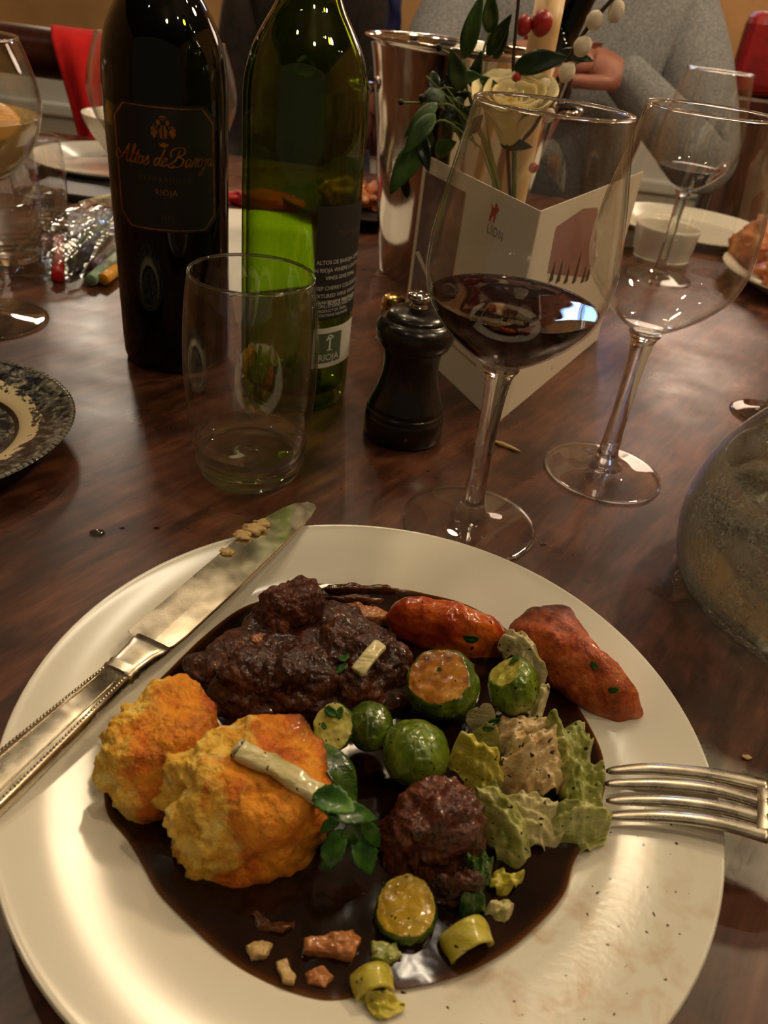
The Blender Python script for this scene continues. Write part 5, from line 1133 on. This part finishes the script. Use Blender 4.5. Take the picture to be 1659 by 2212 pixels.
simple_plate('dark plate in front of the small white ramekin', (.305, .985, 0) if False else (.255, 1.10, 0), .055, M_slate, .008)

# ------------------------------------------------------------------ chairs
M_chair = pm('dark_mahogany', [(0.35, srgb(44, 18, 14)), (0.65, srgb(78, 36, 26))], scale=8, stretch=(6, 1, 1), rough=.28, coat=.4)
M_redseat = pm('red_leather', [(0.4, srgb(120, 14, 18)), (0.6, srgb(150, 22, 26))], scale=30, rough=.45, bump=.2)
def chair(label, loc, rz, upholstered=False):
    t = thing('dining_chair', label, 'chair', loc, rz, 'dining chairs around the table')
    obj('seat', box(.42, .42, .045, .012, c=(0, -.20, .44)), M_redseat if upholstered else M_chair, t)
    for sx in (-1, 1):
        obj('leg', box(.036, .036, .42, .006, c=(sx * .18, -.38, .21)), M_chair, t)
        obj('leg', tube([(sx * .18, 0, 0), (sx * .185, .0, .43), (sx * .195, .03, .70), (sx * .20, .055, .90)], [.019, .02, .018, .016], 12), M_chair, t)
    if upholstered: obj('backrest', box(.46, .05, .13, .02, c=(0, .05, .975), seg=3), M_redseat, t); obj('back_panel', box(.44, .03, .44, .006, c=(0, .045, .69)), M_chair, t)
    else:
        obj('top_rail', tube([(-.215, .056, .84), (-.1, .075, .845), (.1, .075, .845), (.215, .056, .84)], .040, 16, flat=1.0), M_chair, t)
        obj('mid_rail', box(.37, .018, .05, .006, c=(0, .035, .62)), M_chair, t)
    return t
chair('dark mahogany chair at the far left with a red cloth over its rail', (-.735, 1.45, FZ), 0)
chair('red leather upholstered chair at the far right edge', (.755, 1.60, FZ), 0, True)
M_redcloth = pm('bright_red_felt', [(0.4, srgb(196, 12, 14)), (0.6, srgb(216, 22, 22))], scale=30, rough=.9)
def cloth():
    rows = []; ys = [(.045, .47), (-.035, .30)]
    path = [(.122, .02), (.122, .09), (.104, .128), (.070, .140), (.034, .124), (.016, .09), (.012, .03), (.010, -.04), (.008, -.09)]
    P_ = catmull(np.array(path), 6); n = len(P_); N = 17; top, bot = [], []
    for i, (y, z) in enumerate(P_):
        t = i / (n - 1); xl = -.678 + .10 * max(0, t - .35) ** 1.0 * 1.1; xr = -.565 + .01 * t
        q = np.linspace(0, 1, N); x = xl + (xr - xl) * q; yy = 1.45 + y - .004 + .008 * np.sin(q * 9 + 1) * t
        top.append(np.c_[x, yy, np.full(N, z)])
    V = [r for r in top] ; rows = [np.vstack([r, (r + [0, .003, -.0015])[::-1]]) for r in top]
    return grid_mesh(rows)
o = single('red_cloth', cloth(), M_redcloth, 'bright red cloth hanging over the rail of the far left chair', 'cloth')

# ------------------------------------------------------------------ people across the table
def skin_body(name, verts, edges, radii, m, label, parent=None, sub=2):
    me = bpy.data.meshes.new(name); me.from_pydata(verts, edges, []); o = bpy.data.objects.new(name, me); C.objects.link(o)
    md = o.modifiers.new('skin', 'SKIN'); md.use_smooth_shade = True
    for v, r in zip(me.skin_vertices[0].data, radii): v.radius = (r, r) if np.ndim(r) == 0 else tuple(r)
    me.skin_vertices[0].data[0].use_root = True
    s_ = o.modifiers.new('smooth', 'SUBSURF'); s_.levels = sub; s_.render_levels = sub
    dg = bpy.context.evaluated_depsgraph_get(); nm_ = bpy.data.meshes.new_from_object(o.evaluated_get(dg)); bpy.data.objects.remove(o)
    o = obj(name, nm_, m, parent)
    return o
M_skin = pm('skin', [(0.4, srgb(146, 92, 76)), (0.6, srgb(168, 110, 92))], scale=20, rough=.55)
M_hair = pm('brown_hair', [(0.4, srgb(40, 26, 16)), (0.6, srgb(66, 44, 28))], scale=60, stretch=(1, 1, .1), rough=.5)
M_grey = pm('grey_wool_jumper', [(0.35, srgb(104, 106, 110)), (0.65, srgb(140, 140, 142))], scale=260, rough=.95, bump=.6, bscale=500, bdist=.002)
M_dark = pm('black_brown_jumper', [(0.4, srgb(22, 16, 14)), (0.6, srgb(40, 28, 24))], scale=30, rough=.9)
M_blue = pm('navy_scarf_cloth', [(0.4, srgb(26, 32, 78)), (0.6, srgb(38, 46, 104))], scale=40, rough=.9)
def hand(parent, wrist, direction, up, side):
    """palm, four fingers and a thumb, lightly curled, one mesh"""
    d_ = np.array(direction, float); d_ /= np.linalg.norm(d_); u = np.array(up, float); u -= d_ * (u @ d_); u /= np.linalg.norm(u); s_ = np.cross(d_, u) * side
    V = [np.array(wrist)]; E = []; Rr = [.026]; V.append(V[0] + d_ * .04); E.append((0, 1)); Rr.append(.030)
    for k, (off, L) in enumerate(((-.030, .068), (-.010, .078), (.010, .074), (.029, .058))):
        b = len(V); V.append(V[1] + d_ * .045 + s_ * off); E.append((1, b)); Rr.append(.0105)
        for q in range(1, 4):
            a = q * .45; V.append(V[-1] + (d_ * math.cos(a) - u * math.sin(a)) * L / 3); E.append((len(V) - 2, len(V) - 1)); Rr.append(.0098 - .0007 * q)
    b = len(V); V.append(V[1] - s_ * .034 - d_ * .005); E.append((1, b)); Rr.append(.012)
    V.append(V[-1] + d_ * .028 - s_ * .012 - u * .006); E.append((b, b + 1)); Rr.append(.011); V.append(V[-1] + d_ * .026 - u * .010); E.append((b + 1, b + 2)); Rr.append(.0095)
    return skin_body('hand', [tuple(v) for v in V], E, Rr, M_skin, '', parent, 2)
def person(label, base, sweater, elbows, wrists, handdirs, width=1.0, lean=0.0):
    x, y = base; t = thing('person', label, 'person', (x, y, FZ)); W = width
    # one continuous body: pelvis, spine, neck, head, arms, legs (z from the floor)
    V = [(0, 0, .60), (0, -.01, .70), (0, -.02 - lean, .82), (0, -.01 - lean, .98), (0, .0 - lean, 1.09), (0, -.01 - lean, 1.16), (0, -.02 - lean, 1.25), (0, -.015 - lean, 1.33)]
    R = [(.17 * W, .13), (.155 * W, .12), (.165 * W, .125), (.15 * W, .11), (.06, .06), (.055, .06), (.075, .09), (.06, .075)]
    E = [(i, i + 1) for i in range(7)]
    for s_, el, wr in ((-1, elbows[0], wrists[0]), (1, elbows[1], wrists[1])):
        b = len(V); V.append((s_ * .175 * W, -lean, 1.02)); R.append((.07, .07)); E.append((3, b))
        e = np.array(el) - [x, y, FZ]; w_ = np.array(wr) - [x, y, FZ]; V.append(tuple((np.array(V[b]) + e) / 2)); R.append((.062, .062)); E.append((b, b + 1))
        V.append(tuple(e)); R.append((.052, .052)); E.append((b + 1, b + 2)); V.append(tuple((e + w_) / 2)); R.append((.046, .046)); E.append((b + 2, b + 3)); V.append(tuple(w_)); R.append((.036, .036)); E.append((b + 3, b + 4)); V.append(tuple(w_ + (w_ - e) / np.linalg.norm(w_ - e) * .03)); R.append((.034, .034)); E.append((b + 4, b + 5))
        c = len(V); V.append((s_ * .10, -.05, .565)); R.append((.085, .085)); E.append((0, c)); V.append((s_ * .12, -.42, .555)); R.append((.07, .07)); E.append((c, c + 1)); V.append((s_ * .12, -.41, .09)); R.append((.045, .05)); E.append((c + 1, c + 2)); V.append((s_ * .12, -.50, .045)); R.append((.045, .04)); E.append((c + 2, c + 3))
    bd = skin_body('body', V, E, R, sweater, '', t); bd['label'] = 'clothed torso, arms and legs'
    hd = blob_mesh((.078, .095, .115), 5, .03, 1.5, 4); ho = obj('head', hd, M_skin, t, (0, -.025 - lean, 1.27))
    obj('nose', blob_mesh((.012, .018, .022), 2, .05, 2, 3), M_skin, ho, (0, -.096, -.01)); obj('mouth', blob_mesh((.024, .007, .006), 2, .05, 2, 3), M_redseat, ho, (0, -.086, -.052))
    for s_ in (-1, 1):
        obj('ear', blob_mesh((.010, .018, .030), 4, .08, 2, 3), M_skin, ho, (s_ * .078, .0, -.005)); obj('eye', blob_mesh((.012, .008, .009), 1, 0, 1, 3), M_blackprint, ho, (s_ * .030, -.082, .018))
    obj('hair', blob_mesh((.084, .098, .085), 6, .06, 3, 4, .35), M_hair, t, (0, -.005 - lean, 1.325))
    for wr, hdn, s_ in ((wrists[0], handdirs[0], -1), (wrists[1], handdirs[1], 1)): hand(t, np.array(wr) - [x, y, FZ], hdn, (0, -.5, 1), s_)
    return t
person('person in a grey woollen jumper seated across the table, elbows on the table', (.205, 1.60), M_grey, [(-.040, 1.34, .055), (.455, 1.36, .058)], [(.075, 1.385, .170), (.290, 1.385, .175)], [(1, .02, .35), (-1, .02, .30)], 1.05, .05)
person('person in dark clothing seated farther back behind the green bottle', (-.320, 2.20), M_dark, [(-.50, 2.05, -.12), (-.150, 2.00, -.02)], [(-.42, 1.86, -.16), (-.118, 1.80, .095)], [(.6, -.3, -.3), (.10, -.25, -.8)], .85, .02)
o = single('scarf', tube(catmull(np.array([(-.104, 1.645, .36), (-.098, 1.64, .26), (-.096, 1.64, .18), (-.094, 1.64, .12)]), 6), .024, 14, flat=.5), M_blue, 'navy blue cloth strip hanging between the two people', 'cloth')
chair('dark wooden chair of the person in the grey jumper', (.205, 1.80, FZ), 0)
chair('dark wooden chair of the person in dark clothing', (-.320, 2.40, FZ), 0)
